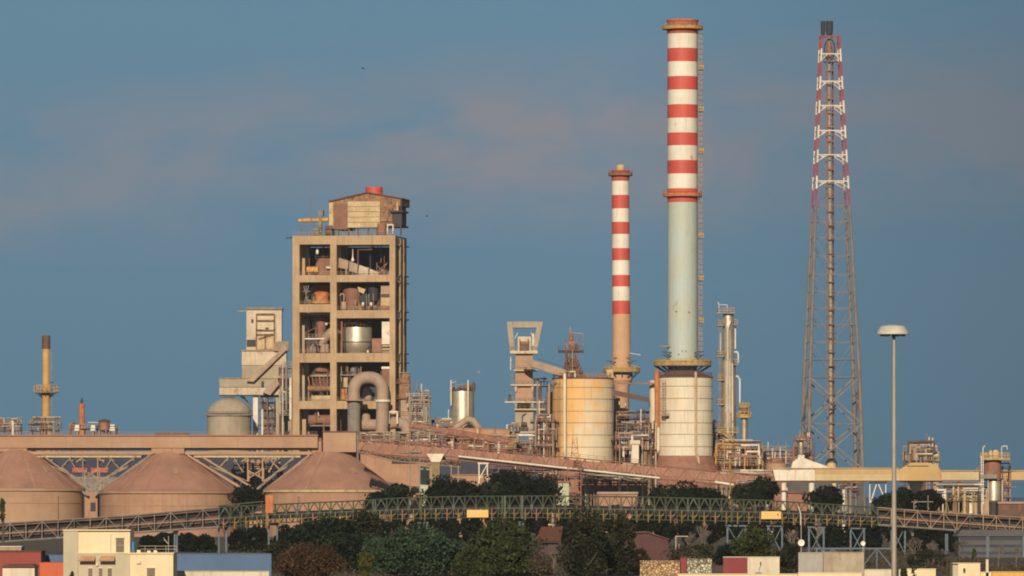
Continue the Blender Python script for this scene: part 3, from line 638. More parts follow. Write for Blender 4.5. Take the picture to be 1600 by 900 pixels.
T('vent_spike', MB(DT).lathe(549.5, [(.4, 389), (.9, 402), (2.4, 405), (2.4, 408)], 3.5, 10), 'white_paint')
for a, b in (((588, 424), (601, 412)), ((594, 426), (603, 410)), ((597, 427), (588, 415)), ((590, 427), (603, 421))): T('brace', MB(DT).br((*a, 5), (*b, 5), .9), 'rust_pink')
V(494, 445, 474, 19, 12, 'brown_panel'); V(497, 457, 476, 12, 6, 'rust_orange', 'hot_vessel'); T('vessel_ring', MB(DT).lathe(497, [(15, 471), (15, 473.5)], 6, 24), 'crane_yellow')
for a, b in (((472, 445), (480, 474)), ((480, 445), (473, 474)), ((470, 455), (483, 455)), ((476, 444), (477, 475))): T('brace', MB(DT).br((*a, 3), (*b, 3), 1.1), 'steel_grey')
V(545, 450, 484, 15, 8, 'brown_panel'); V(576, 462, 484, 11, 9, 'black_steel')
T('fan_casing', MB(DT).tb([(567, 468, 4.5), (567, 468, 6.5)], 9, 24), 'black_steel'); T('black_duct', MB(DT).tb([(578, 443, 6), (580, 452, 6), (580, 470, 6)], 8, 20), 'black_steel')
T('duct_hood', MB(DT).pr([(556, 447), (563, 450), (569, 452), (566, 459), (559, 456)], 4.2, 6), 'cream_panel')
T('looped_pipe', MB(DT).tb([(530, 462, 3)]+arc(533, 462, 3, 180, 0, 8, 3)+[(536, 470, 3)], 1.1, 8), 'duct_dust')
V(535, 471, 484, 4.5, 4, 'duct_dust', 'valve', False)
for x, y, mt in ((566, 475, 'white_dish'), (579, 475, 'white_dish'), (576, 481, 'rust_pink'), (556, 482, 'steel_grey'), (586, 480, 'rust_pink')): T('valve', MB(DT).lathe(x, [(.8, y-3), (2, y-1), (2, y+1), (1, y+3)], 3.2, 10), mt)
for x in (571, 575, 582): T('pipe', MB(DT).tb([(x, 459, 3.6), (x+1, 484, 3.6)], .8, 8), 'steel_grey')
for y0, y1, mt in ((447, 460, 'duct_dust'), (461, 464, 'rust_brown'), (465, 478, 'cream_panel'), (479, 484, 'rust_pink')): T('duct_panel', MB(DT).bx(595, 610.5, y0, y1, 2.6, 6), mt)
V(494, 494, 530, 8, 9, 'brown_panel', 'riser'); T('stub_column', MB(DT).bx(470, 474, 508, 552, 2.4, 3.4), 'concrete_grey')
T('duct_elbow', MB(DT).tb([(498, 540, 4), (505, 528, 4), (514, 520, 4), (526, 514, 4)], [5, 7, 7.5, 8], 16), 'duct_dust')
V(504, 538, 551, 7, 4.5, 'duct_dust', 'cyclone'); V(484, 541, 551, 6, 5, 'steel_grey', 'pump')
T('walkway', MB(DT).bx(474, 505, 528, 530, 2.6, 6), 'white_paint'); T('walkway_rail', (lambda m: m.rail([m.pt(474, 528, 2.7), m.pt(505, 528, 2.7)], h=1.2, w=.12, step=1.2))(MB(DT)), 'steel_tan')
for a, b in (((476, 531), (480, 551)), ((488, 531), (484, 551)), ((492, 534), (497, 551)), ((474, 520), (490, 512)), ((500, 508), (514, 504))): T('brace', MB(DT).br((*a, 3.2), (*b, 3.2), .9), 'rust_pink')
T('lamp', MB(DT).lathe(508, [(2.2, 504), (1.4, 508)], 3, 10), 'white_paint')
T('cyclone_vessel', MB(DT).lathe(551.5, [(23.8, 511), (24, 513), (24, 532), (24, 533.5)], 8.4, 40), 'stainless', label='large shining metal vessel drum in the third storey')
T('cyclone_ring', MB(DT).lathe(551.5, [(23, 533.5), (23, 535.2)], 8.4, 40), 'steel_dark')
T('cyclone_bowl', MB(DT).lathe(551.5, [(23.6, 535.2), (23.3, 540), (20, 547), (15, 552)], 8.4, 40), 'stainless')
T('cyclone_top_rail', (lambda m: m.railring(551.5, 511, 23, 8.4, 1.6, 22, .13))(MB(DT)), 'rust_brown')
T('pink_cabinet', MB(DT).bx(580, 596, 529, 552, 3.4, 6), 'rust_pink'); T('bright_panel', MB(DT).bx(596.5, 610.5, 503, 538, 2.6, 3.2), 'white_paint')
for y in (541, 546, 550): T('slat_box', MB(DT).bx(597, 610.5, y-1.6, y+1, 2.8, 5), 'cream_panel')
T('lamp', MB(DT).lathe(574, [(.8, 547), (2, 551)], 2.8, 10), 'white_paint')
V(497, 578, 616, 19, 10, 'rust_brown'); T('vessel_ring', MB(DT).lathe(497, [(21, 585), (21, 588)], 9, 28), 'duct_dust'); V(497, 573, 580, 12, 7, 'rust_pink', 'manway', False)
T('stub_column', MB(DT).bx(470, 474, 586, 627, 2.4, 3.4), 'concrete_grey'); T('drum', MB(DT).hcyl(478, 516, 607, 4.5, 4), 'rust_panel'); T('white_tank', MB(DT).bx(486, 517, 618, 626, 2.6, 5.5), 'cream_panel')
for k in range(7):
    x = 478+k*6; T('pipe', MB(DT).tb([(x, 588, 4.2), (x+2, 602-(k % 3)*3, 4.2), (x+5, 604, 4.2)], 1, 8), ('rust_orange', 'rust_pink', 'rust_brown')[k % 3])
T('platform', MB(DT).bx(530, 570, 585, 587, 3, 8), 'steel_grey'); V(551, 574, 585, 8, 6, 'steel_grey', 'filter'); V(537, 590, 606, 4, 5, 'cream_panel'); V(534, 608, 624, 3.5, 4, 'rust_orange', 'pump')
for x in (531, 541, 562): T('pipe', MB(DT).tb([(x, 570, 4), (x, 596, 4)], .8, 8), 'steel_tan')
T('dark_cabinet', MB(DT).bx(597, 610.5, 577, 604, 2.6, 5), 'brown_panel'); T('cabinet_top', MB(DT).bx(596, 611, 573, 576.5, 2.5, 5.2), 'white_paint')
T('mill_drum', MB(DT).hcyl(478, 517, 656, 9, 6), 'brown_panel'); T('lamp', MB(DT).br((494, 640, 3), (496, 650, 3), 1.2), 'white_paint'); T('stub_column', MB(DT).bx(470, 476, 655, 700, 2.4, 3.6), 'concrete')
T('platform', MB(DT).bx(482, 516, 664, 666, 3, 8), 'steel_grey')
for x in (546, 585): T('small_cyclone', MB(DT).lathe(x if x < 560 else 572, [(3, 605), (7, 608), (8, 614), (8, 620), (6, 626)], 4, 18), 'duct_dust') if x == 585 else None
rnd = random.Random(77)
for k, (xa, xb, ya, yb) in enumerate([(470, 515, 386, 428), (530, 608, 386, 428), (470, 515, 444, 474), (530, 608, 444, 484), (470, 515, 500, 550), (530, 608, 500, 550), (470, 515, 570, 625), (530, 608, 570, 625), (470, 515, 642, 680), (530, 608, 642, 680)]*6):
    dd = rnd.uniform(3, 13); x = rnd.uniform(xa, xb); x2 = min(xb, max(xa, x+rnd.uniform(-22, 22))); y = rnd.uniform(ya, yb-6)
    T('pipe', MB(DT).tb([(x, yb+3, dd), (x, y, dd), (x2, y, dd), (x2, ya-2, dd)], rnd.choice((.5, .8, 1.3)), 8), rnd.choice(('rust_brown', 'steel_grey', 'rust_pink', 'steel_dark', 'rust_brown', 'black_steel')))
for k in range(46):   # small machines standing on the floors
    xa, xb, yb = rnd.choice([(471, 512, 430), (530, 606, 430), (471, 512, 475), (530, 606, 484), (471, 512, 551), (530, 575, 551), (578, 606, 551), (471, 512, 626), (530, 606, 626), (471, 512, 700), (530, 606, 700)])
    x = rnd.uniform(xa, xb-6); w = rnd.uniform(3, 8); h = rnd.uniform(5, 17); dd = rnd.uniform(3, 12)
    m = MB(DT); m.lathe(x+w/2, [(w*.2, yb-h-2), (w*.45, yb-h), (w*.5, yb-h*.5), (w*.3, yb-h*.35), (w*.5, yb)], dd, 12) if k % 2 else (m.bx(x, x+w, yb-h, yb, dd, dd+1.5), m.bx(x+w*.2, x+w*.7, yb-h-3, yb-h, dd+.2, dd+1))
    T('machine', m, rnd.choice(('rust_brown', 'steel_grey', 'rust_panel', 'steel_dark', 'rust_pink', 'brown_panel', 'olive_machine')))
for x0, x1, y in ((468, 517, 428.5), (527, 611, 428.5), (527, 611, 483), (468, 517, 474), (468, 517, 550), (578, 611, 550), (468, 517, 625.5), (527, 611, 625.5)):
    m = MB(DT); m.rail([m.pt(x0, y+1.5, .9), m.pt(x1, y+1.5, .9)], h=1.1, w=.09, step=1.6); T('bay_railing', m, 'steel_tan')
# roof shed
sh = T('roof_shed', MB(DT).pr([(511, 314.6), (572, 301.2), (627, 310.8), (627, 322), (511, 322)], 4.35, 18), 'rust_panel')
T('shed_roof', MB(DT).pr([(510.5, 313), (572, 299.5), (627.5, 309.5), (627.5, 311), (572, 301.5), (510.5, 315)], 3.7, 18.3), 'rust_brown')
T('shed_wall', MB(DT).bx(511.5, 518, 316, 356, 4.0, 17.5), 'cream_panel'); T('shed_wall', MB(DT).bx(518.1, 540.5, 319, 358, 4.0, 17.4), 'brown_panel')
for k in range(5): T('cladding_panel', MB(DT).bx(541, 592.5, 314.5+k*8.3, 322.2+k*8.3, 3.8, 4.3), 'cream_panel')
T('shed_core', MB(DT).bx(541, 622, 316, 352, 4.6, 17.3), 'rust_panel'); T('shed_wall', MB(DT).bx(593, 611, 322, 346, 4.1, 4.6), 'rust_panel')
T('shed_wall', MB(DT).bx(612, 627, 332, 352, 4.0, 12), 'steel_dark'); T('shed_canopy', MB(DT).bx(609, 630, 329.5, 332, 2.8, 13), 'steel_dark')
T('shed_post', MB(DT).bx(624.8, 627, 311, 331, 3.6, 4.2), 'steel_dark'); T('shed_post', MB(DT).bx(619, 621, 316, 330, 3.7, 4.2), 'cream_panel')
for x in (513, 525, 541, 556, 572, 586, 598, 612, 624): T('shed_leg', MB(DT).bx(x, x+1.6, 352, 368.5, 4.2, 5), 'rust_brown')
for k in range(12): x = 528+k*7; T('shed_brace', MB(DT).br((x, 357, 4.6), (x+6, 367, 4.6), .8), 'steel_grey')
T('shed_floor', MB(DT).bx(512, 626, 351.8, 354, 4.4, 17.4), 'rust_brown')
T('roof_vent', MB(DT).lathe(578.5, [(13.5, 291.5), (13.3, 304)], 9, 28), 'band_red', label='round red vent drum on the shed ridge')
T('door_frame', (lambda m: [m.bx(606, 607.6, 351, 367, 1, 1.6), m.bx(614.8, 616.4, 351, 367, 1, 1.6), m.bx(607.6, 614.8, 351, 352.8, 1, 1.6)] and m)(MB(DT)), 'white_paint')
T('drum', MB(DT).lathe(596, [(7, 349), (7, 367)], 3, 18), 'rust_pink')
T('crane_beam', MB(DT).tb([(464, 344, 3), (511, 343, 3)], 3.0, 10), 'crane_yellow'); T('crane_post', MB(DT).bx(496, 501, 338, 368.5, 2.2, 3.4), 'olive_machine'); T('winch', MB(DT).bx(496, 503.5, 328, 337, 2, 4), 'steel_grey')
T('crane_hook_rail', MB(DT).br((462, 350, 3), (512, 352, 3), .6), 'rust_red')
T('roof_railing', (lambda m: m.rail([m.pt(470, 368.5, .4), m.pt(518, 368.5, .4)], h=3, w=.16, step=1.6))(MB(DT)), 'steel_blue')
T('roof_railing', (lambda m: m.rail([m.pt(458, 368.5, .4), m.pt(619, 368.5, .4)], h=1.2, w=.10, step=2))(MB(DT)), 'steel_tan')
T('roof_machine', MB(DT).bx(506, 517, 352, 368, 3, 8), 'rust_brown'); T('roof_machine', MB(DT).bx(484, 494, 356, 368, 4, 8), 'steel_grey')
T('antenna_mast', MB(DT).tb([(484, 288, 2), (484, 368, 2)], .45, 6), 'steel_grey')
T('lamp_arm', MB(DT).tb([(457, 371, .5), (446, 372, .3)], .8, 6), 'steel_dark')
T('downpipe', MB(DT).tb([(452, 590, 2), (452, 655, 2)], 2.2, 12), 'white_paint')
for x, y0, y1 in ((622, 369, 620), (627, 369, 640)):
    T('service_pipe', MB(DT).tb([(619, y0+4, DEP-14), (x, y0+4, DEP-14), (x, y1, DEP-14)], .9, 8), 'steel_tan')
# side stair landings on the right flank
for y in (383, 430, 441, 486, 498, 552, 566): T('side_landing', MB(DT).bx(619.6, 623, y-1, y+.6, 6, 22), 'steel_grey')
# ------------------------------------------------------------------ giant ducts in front of the tower
dg = thing('process_duct', 'huge dusty upside-down U duct in front of the open frame tower', 'duct', 577, 1985)
U = [(552, 668, 0), (552, 640, 0), (552, 612, 0)]+arc(573, 610, 21, 180, 90, 6)+[(577, 589, 0)]+arc(576, 610, 21, 85, 0, 6)+[(597, 625, 0), (596, 660, 0), (596, 720, 0)]
MB(1985).tb([(553, 700, 0), (553, 640, 0), (553, 627, 0)], 10.2, 24).build('leg', 'steel_grey', dg)
MB(1985).tb([(553, 627, 0), (553, 612, 0)]+arc(573, 610, 20, 180, 90, 7)+arc(578, 610, 20, 90, 0, 7)+[(598, 627, 0)], 9.6, 24).build('bend', 'duct_dust', dg)
MB(1985).tb([(598, 627, 0), (597, 660, 0), (596, 700, 0), (596, 760, 0)], 9.8, 24).build('leg', 'duct_dust', dg)
for x in (553, 598): MB(1985).lathe(x, [(12.5, 624.5), (12.5, 628)], 0, 28).build('collar', 'rust_pink' if x < 560 else 'white_paint', dg)
MB(1985).bx(541, 571, 624.6, 626.4, -3.4, 3).build('collar_platform', 'steel_tan', dg)
dh = thing('process_duct', 'horizontal dusty duct bending down to the right at the foot of the tower', 'duct', 600, 1990)
MB(1990).tb([(545, 664, 0), (590, 664, 0), (622, 660, 0)]+arc(624, 673, 12, 90, 0, 5)+[(636, 700, 0)], 9, 22).build('duct_run', 'duct_dust', dh)
for x in (572,): MB(1990).lathe(x, [(3, 646), (6, 648), (7, 652), (7, 658)], 0, 18).build('access_dome', 'duct_dust', dh)
for x in (608, 621): MB(1990).bx(x-1.2, x+1.2, 645, 662, -3.4, -2.6).build('valve_frame', 'white_paint', dh)
MB(1990).bx(606.5, 622.5, 642.5, 645, -3.5, -2.5).build('valve_crossbar', 'white_paint', dh)
steelwork('lift_shaft', 'rusty boxed lift shaft at the right flank of the open frame tower', 'tower', 624, 640, 583, 1996, [600, 624, 650, 675], 41, depth=5, nx=2, pipes=5, vessels=0, fm='rust_brown', pm='rust_pink', rg='rust_pink')
lb = thing('clad_box', 'rusty square clad box high on the right flank of the tower', 'enclosure', 632, 1994); MB(1994).bx(624.5, 640, 583, 622, -1.5, 1.8).build('cladding', 'rust_panel', lb); MB(1994).bx(626, 638.5, 625, 680, -1.2, 1.8).build('lower_casing', 'duct_dust', lb); MB(1994).bx(623, 641, 581.5, 583, -2, 2).build('cap', 'steel_tan', lb)
steelwork('pipe_structure', 'cluttered pipe structure with white valves stepping down right of the open frame tower', 'pipework', 641, 670, 606, 1994, [622, 638, 652, 666], 42, depth=7, nx=4, pipes=24, vessels=7, fm='rust_pink', pm='steel_grey', chimneys=2, rg='white_paint')
steelwork('pipe_structure', 'low tangle of dusty pipes under the huge ducts beside the third silo', 'pipework', 562, 640, 678, 1978, [688, 700], 43, depth=6, nx=6, pipes=30, vessels=6, fm='rust_pink', pm='rust_pink', rg='rust_pink')
steelwork('pipe_structure', 'brown pipework standing behind the sloping pink conveyor left of the steel drum', 'pipework', 640, 705, 672, 1975, [684, 698], 44, depth=6, nx=5, pipes=24, vessels=5, fm='rust_pink', pm='rust_pink', rg='rust_orange')
# ------------------------------------------------------------------ three dusty cone-roofed silos and the gallery over them
DS = 1900
def silo(label, px, top, hw, eave, r, roofy, pedestal=True, rim='pink_wall', wall='pink_wall'):
    t = thing('storage_silo', label, 'silo', px, DS, group='dusty cone roofed silos')
    MB(DS).lathe(px, [(hw, top), (r+1, eave)], 0, 80).build('cone_roof', 'pink_dust', t)
    MB(DS).lathe(px, [(r+2, eave+.3), (r+2, eave+4)], 0, 80).build('rim', rim, t)
    MB(DS).lathe(px, [(r-1, eave+4), (r-1, base_py(DS))], 0, 80).build('wall', wall, t)
    MB(DS).lathe(px, [(r, eave+22), (r, eave+23.2)], 0, 80).build('wall_hoop', 'dust_gallery', t)
    m = MB(DS)
    for k in range(22):   # roof ribs
        a = 2*math.pi*k/22; c = m.pt(px, 0, 0); u = m.u; z0 = Z(top, DS)+.05; z1 = Z(eave, DS)+.05
        m.bar3((c.x+hw*u*math.sin(a), c.y-hw*u*math.cos(a), z0), (c.x+(r+1)*u*math.sin(a), c.y-(r+1)*u*math.cos(a), z1), .10)
    m.build('roof_ribs', 'pink_dust', t)
    return t
s1 = silo('leftmost cone roofed silo, cut by the picture edge, with a pale rim', 27, 703, 26, 763, 104, 765, rim='dust_gallery', wall='dust_gallery')
s2 = silo('middle cone roofed silo under the long gallery, between the two others', 264, 706, 24, 767, 108, 770)
s3 = silo('third cone roofed silo with a square yellowish box on its peak', 516, 706, 27, 765, 103, 770, rim='cream_panel')
MB(DS).bx(505.5, 557, 675, 706.5, -5, 5).build('peak_box', 'dust_gallery', s3); MB(DS).bx(504.5, 558, 673.8, 675.4, -5.4, 5.4).build('peak_box_cap', 'rust_brown', s3)
MB(DS).bx(488, 503, 690, 712, -3, 3).build('peak_chute', 'pink_wall', s3)
MB(DS).bx(238, 289, 685, 709, -4.6, 4.6).build('peak_box', 'pink_wall', s2)
MB(DS).bx(-8, 44, 683, 706, -4.6, 4.6).build('peak_box', 'pink_wall', s1)
for t, px in ((s1, 95), (s2, 215), (s2, 325), (s3, 470)):
    m = MB(DS); m.ladder(px, 775, 815, -math.sqrt(max(1, (102*m.u)**2-((px-{id(s1): 27, id(s2): 264, id(s3): 516}[id(t)])*m.u)**2))-.3, w=.6, t=.1); m.build('ladder', 'rust_brown', t)
gl = thing('long_gallery', 'long straight dusty conveyor gallery running over the tops of the silos', 'conveyor', 248, DS)
MB(DS).bx(-40, 497, 681.5, 700, -5, 5).build('enclosure', 'dust_gallery', gl)
MB(DS).bx(-41, 498, 679.5, 681.4, -5.6, 5.6).build('roof_sheet', 'pink_dust', gl)
MB(DS).bx(41, 239, 700.2, 703.5, -3.6, 3.6).build('underframe', 'steel_dark', gl); MB(DS).bx(290, 488, 700.2, 703.5, -3.6, 3.6).build('underframe', 'steel_dark', gl)
m = MB(DS); m.rail([m.pt(-38, 679.5, -5.2), m.pt(496, 679.5, -5.2)], h=.9, w=.06, step=3); m.build('railing', 'pink_wall', gl)
for x in (12, 66, 104, 140, 176, 212, 300, 336, 372, 408, 444, 480):
    MB(DS).bx(x, x+1, 682, 699.6, -5.12, -5.0).build('wall_seam', 'pink_wall', gl)
def vtruss(label, a, b, mid, low):
    t = thing('support_truss', label, 'truss', (a+b)/2, DS, group='trusses carrying the gallery between silos')
    rr_ = random.Random(int(mid))
    for dd in (-4, 4):
        m = MB(DS); m.br((a, 708, dd), (b, 708, dd), 3.4, 5); m.build('top_chord', 'dust_gallery' , t)
        MB(DS).br((a+14, 713.4, dd), (b-18, 713.4, dd), 1.6, 3).build('pale_rail', 'cream_panel', t)
        for x0, y0, x1, y1, w in ((a+4, 711, mid-4, 774, 3.2), (b-4, 711, mid+6, 774, 3.2), (a+26, 713, mid-2, 764, 2.6), (b-26, 713, mid+2, 764, 2.6), (a+70, 713, a+52, 732, 1.7), (b-70, 713, b-52, 732, 1.7),
                (mid-12, 714, mid-12, 752, 1.8), (mid+11, 714, mid+11, 752, 1.8), (mid-22, 722, mid-12, 714, 1.6), (mid+21, 722, mid+11, 714, 1.6), (mid-12, 735, mid+11, 748, 1.3), (mid+11, 732, mid-12, 748, 1.3), (mid+34, 714, mid+20, 738, 1.5), (mid-34, 714, mid-20, 738, 1.5), (a+38, 728, mid-12, 752, 1.2), (b-38, 728, mid+11, 752, 1.2)):
            MB(DS).br((x0, y0, dd), (x1, y1, dd), w).build('strut', rr_.choice(('steel_grey', 'dust_gallery', 'steel_tan')), t)
    MB(DS).bx(mid-1, mid+7, 785, 799, -2.1, -2).build('doorway', 'navy_shed', t)
    MB(DS).bx(mid-10, mid+10, 768, 900, -2, 6).build('pedestal', 'pink_wall', t)
    return t
vt = vtruss('V-shaped truss between the leftmost and middle silos', 44, 240, 143, 775)
vtruss('V-shaped truss between the middle and third silos', 290, 488, 400, 765)
ns = thing('long_shed', 'long dark navy shed with red stripes seen through the gallery trusses', 'shed', 270, 1990)
MB(1990).bx(30, 520, 712, 900, 0, 20).build('wall', 'navy_shed', ns); MB(1990).pr([(28, 712), (522, 712), (522, 709), (28, 709)], -.6, 20.6).build('roof', 'steel_dark', ns)
MB(1990).bx(113, 136, 731, 738, -.15, 0).build('red_door', 'red_stripe', ns); MB(1990).bx(142, 169, 731, 738, -.15, 0).build('red_door', 'red_stripe', ns)
MB(1990).bx(100, 182, 745, 768, -.3, -.02).build('lower_wall', 'steel_grey', ns)
mc = thing('silo_cluster', 'four small upright dusty tanks standing behind the second gallery truss', 'tanks', 400, 1940)
for x in (386, 395, 404, 413): MB(1940).lathe(x, [(2, 718), (4.3, 722), (4.3, 770), (4.3, base_py(1940))], 0, 16).build('tank', 'pink_wall', mc)
for y in (728, 742): MB(1940).bx(380, 419, y, y+1.6, -1.4, 1.2).build('tie_beam', 'steel_grey', mc)
steelwork('pipe_structure', 'dusty pipes and stanchions between the middle and third silo roofs', 'pipework', 366, 440, 718, 1930, [735, 752], 45, depth=5, nx=6, pipes=14, vessels=3, fm='rust_pink', pm='rust_pink', rg='rust_pink')
# ------------------------------------------------------------------ stack and plant on the skyline at the left
fs = thing('flare_stack', 'orange stack with a black tip and one round platform above the long gallery', 'stack', 72, 2080)
MB(2080).lathe(72, [(6.2, 524), (6.5, 526), (6.5, 545)], 0, 24).build('scorched_tip', 'rust_brown', fs)
MB(2080).lathe(72, [(5.8, 545), (5.8, 604), (7.2, 606), (7.2, 621), (6.4, 623), (6.4, base_py(2080))], 0, 24).build('shaft', 'stack_ochre', fs)
ring_platform(fs, 72, 7, 19.5, 612, 2080, floor='steel_tan', rail='yellow_rail', h=2.1, w=.2, n=16, th=1.6)
m = MB(2080)
for a in range(8):
    q = 2*math.pi*a/8; c = m.pt(72, 613.5); m.bar3(c+Vector((16*m.u*math.cos(q), 16*m.u*math.sin(q), 0)), c+Vector((7*m.u*math.cos(q), 7*m.u*math.sin(q), -1.6)), .2)
m.build('platform_brackets', 'steel_dark', fs)
m = MB(2080); m.ladder(79.5, 548, 655, -.5, w=.7, t=.14); m.build('ladder', 'steel_grey', fs)
for y in (597, 601): MB(2080).bx(78, 84, y, y+1, -1, 1).build('light_bracket', 'steel_dark', fs)
steelwork('pipe_structure', 'cluttered platform with pipes around the foot of the orange stack', 'pipework', 50, 92, 655, 2070, [664, 674], 46, depth=6, nx=5, pipes=20, vessels=7, fm='steel_tan', pm='steel_dark', rg='steel_grey')
steelwork('pipe_structure', 'squat pinkish roof structure at the left picture edge above the gallery', 'pipework', -6, 32, 656, 2070, [664, 674], 47, depth=6, nx=4, pipes=14, vessels=6, fm='rust_pink', pm='rust_brown', rg='rust_pink')
k2 = thing('small_stack', 'short rusty orange stack with a pointed tip right of the tall orange one', 'stack', 128, 2080)
MB(2080).lathe(128, [(.5, 622), (1.6, 627), (1.2, 630), (4.3, 632), (4.8, 670), (4.8, base_py(2080))], 0, 20).build('shaft', 'rust_orange', k2)
MB(2080).lathe(128, [(.4, 621), (2, 627), (2, 630)], 0, 12).build('tip', 'steel_dark', k2)
steelwork('pipe_structure', 'low flat plant roof with white units at the foot of the short rusty stack', 'pipework', 110, 181, 660, 2070, [671], 48, depth=6, nx=7, pipes=12, vessels=5, fm='steel_tan', pm='steel_dark', rg='steel_grey')
for i, (x0, x1, y) in enumerate(((116, 124, 664), (141, 149, 664), (171, 180, 663))): tag(MB(2066).pr([(x0, 673), (x1, 673), (x1-.5, y), (x0+1.5, y)], 0, 3).build('roof_unit', 'white_paint'), ['small white roof unit left of the short rusty stack', 'small white roof unit right of the short rusty stack', 'small white roof unit at the far right end of the flat plant roof'][i], 'roof unit')
dk = thing('round_kiosk', 'brown round hut on the flat plant roof right of the short stack', 'hut', 163, 2066); MB(2066).lathe(163, [(3, 657), (8, 660), (8, 672)], 0, 20).build('drum', 'rust_pink', dk); MB(2066).lathe(163, [(3, 655), (10, 657.5), (10, 659)], 0, 20).build('roof', 'rust_brown', dk)
mh = thing('roof_vent', 'low wide ridge vent on the long gallery over the middle silo', 'vent', 268, 1900); MB(1900).pr([(238, 680), (300, 680), (292, 676), (250, 676)], -3, 3).build('hood', 'rust_brown', mh)
# ------------------------------------------------------------------ domed silo and stepped transfer tower
def dome(label, px, D, r, top, shoulder, bot, nm='domed_silo'):
    t = thing(nm, label, 'silo', px, D)
    pr = [(r*math.sin(R(a))*1.0, shoulder-(shoulder-top)*math.cos(R(a))) for a in (12, 25, 38, 50, 62, 74, 86)]
    MB(D).lathe(px, [(r*.3, top-.5)]+pr, 0, 48).build('dome', 'concrete_grey', t)
    MB(D).lathe(px, [(r+2.2, shoulder), (r+2.2, shoulder+2)], 0, 48).build('cornice', 'steel_tan', t)
    MB(D).lathe(px, [(r-.5, shoulder+2), (r-.5, bot)], 0, 48).build('wall', 'concrete_grey', t)
    m = MB(D); m.railring(px, shoulder, r+1.6, 0, 1.0, 30, .08); m.build('railing', 'steel_tan', t); return t
dome('round concrete silo with a domed roof left of the stepped tower', 358, 2012, 35, 621, 648, base_py(2012))
dome('second domed concrete silo half hidden behind the open frame tower', 462, 2050, 34, 622, 648, base_py(2050))
tt = thing('transfer_tower', 'stepped pale transfer tower with three stacked boxes and steep inclined chutes', 'tower', 410, 2025)
Dt = 2025
MB(Dt).bx(343.5, 452, 592, 605, -3, 4).build('gallery_box', 'concrete_grey', tt); MB(Dt).bx(343.5, 451, 605.1, 617, -2.6, 4).build('gallery_base', 'concrete_pale', tt)
MB(Dt).bx(343, 452.5, 590.6, 592, -3.3, 4.3).build('gallery_roof', 'steel_tan', tt); MB(Dt).bx(343, 452, 617, 618.4, -2.9, 4.2).build('gallery_floor', 'steel_dark', tt)
MB(Dt).bx(378.5, 448, 549, 571, -3.4, 5).build('middle_box', 'concrete_pale', tt); MB(Dt).bx(378.7, 448, 571.1, 591, -3.1, 5).build('middle_box_lower', 'concrete_grey', tt)
MB(Dt).bx(377, 450, 547, 549, -3.8, 5.4).build('middle_roof', 'steel_tan', tt)
MB(Dt).bx(385.5, 440.5, 484, 547, -2, 5).build('upper_house', 'concrete_pale', tt); MB(Dt).bx(384, 442, 480.6, 484, -2.6, 5.5).build('upper_roof', 'steel_grey', tt)
MB(Dt).bx(372, 386, 485.6, 487, -2.2, -1.6).build('roof_arm', 'yellow_rail', tt)
for x0, x1, y0, y1 in ((393, 396.5, 499, 505), (415, 420, 512, 518), (386, 401, 531, 542), (409, 413, 596, 605), (436, 443, 574, 588), (441, 450, 604, 611)):
    f = MB(Dt).bx(x0, x1, y0, y1, -3.15 if 592 < y0 else (-3.6 if y0 > 549 else -2.12), -1.9 if y0 < 549 else -2.9).build('opening', 'steel_dark', tt)
fr = MB(Dt)
for a, b in (((401, 491), (401, 547)), ((429, 491), (429, 547)), ((401, 491), (429, 491)), ((401, 501), (429, 501)), ((401, 516), (429, 516)), ((401, 523), (429, 523)), ((415, 523), (415, 547)), ((404, 530), (427, 523))): fr.br((*a, -2.6), (*b, -2.6), 2)
fr.build('outer_frame', 'rust_panel', tt)
MB(Dt).bx(404, 427, 525, 546, -2.4, -2.02).build('frame_panel', 'cream_panel', tt)
MB(Dt).pr([(446, 541), (450, 546), (397, 597), (386, 596)], -5, -3.6).build('inclined_chute', 'duct_dust', tt); MB(Dt).pr([(447, 578), (451, 584), (423, 618), (411, 613)], -5, -3.6).build('inclined_chute', 'duct_dust', tt)
MB(Dt).bx(428, 452, 534, 549, -4.6, -2.5).build('landing_house', 'steel_tan', tt)
for x, mt, r in ((399.5, 'white_paint', 3.8), (434, 'concrete_grey', 2.6)): MB(Dt).bx(x-r, x+r, 618.4, 900, -1.5, 1).build('leg', mt, tt)
for a, b in (((376, 619), (396, 634)), ((452, 619), (437, 645)), ((380, 619), (396, 640))): MB(Dt).br((*a, 0), (*b, 0), 1.8).build('brace', 'steel_blue', tt)
steelwork('lattice_stair', 'dark narrow stair lattice standing between the legs of the stepped tower', 'stairs', 411, 429, 620, 2027, [630, 642, 654, 666, 678], 49, depth=4, nx=3, pipes=10, vessels=2, fm='steel_dark', pm='steel_dark', rg='steel_grey', t=.4)
steelwork('pipe_rack', 'thin pipe rack squeezed between the stepped tower and the open frame tower', 'pipework', 441, 455, 560, 2018, [576, 592, 620, 650], 50, depth=3, nx=2, pipes=9, vessels=1, fm='steel_tan', pm='steel_tan', rg='steel_tan')
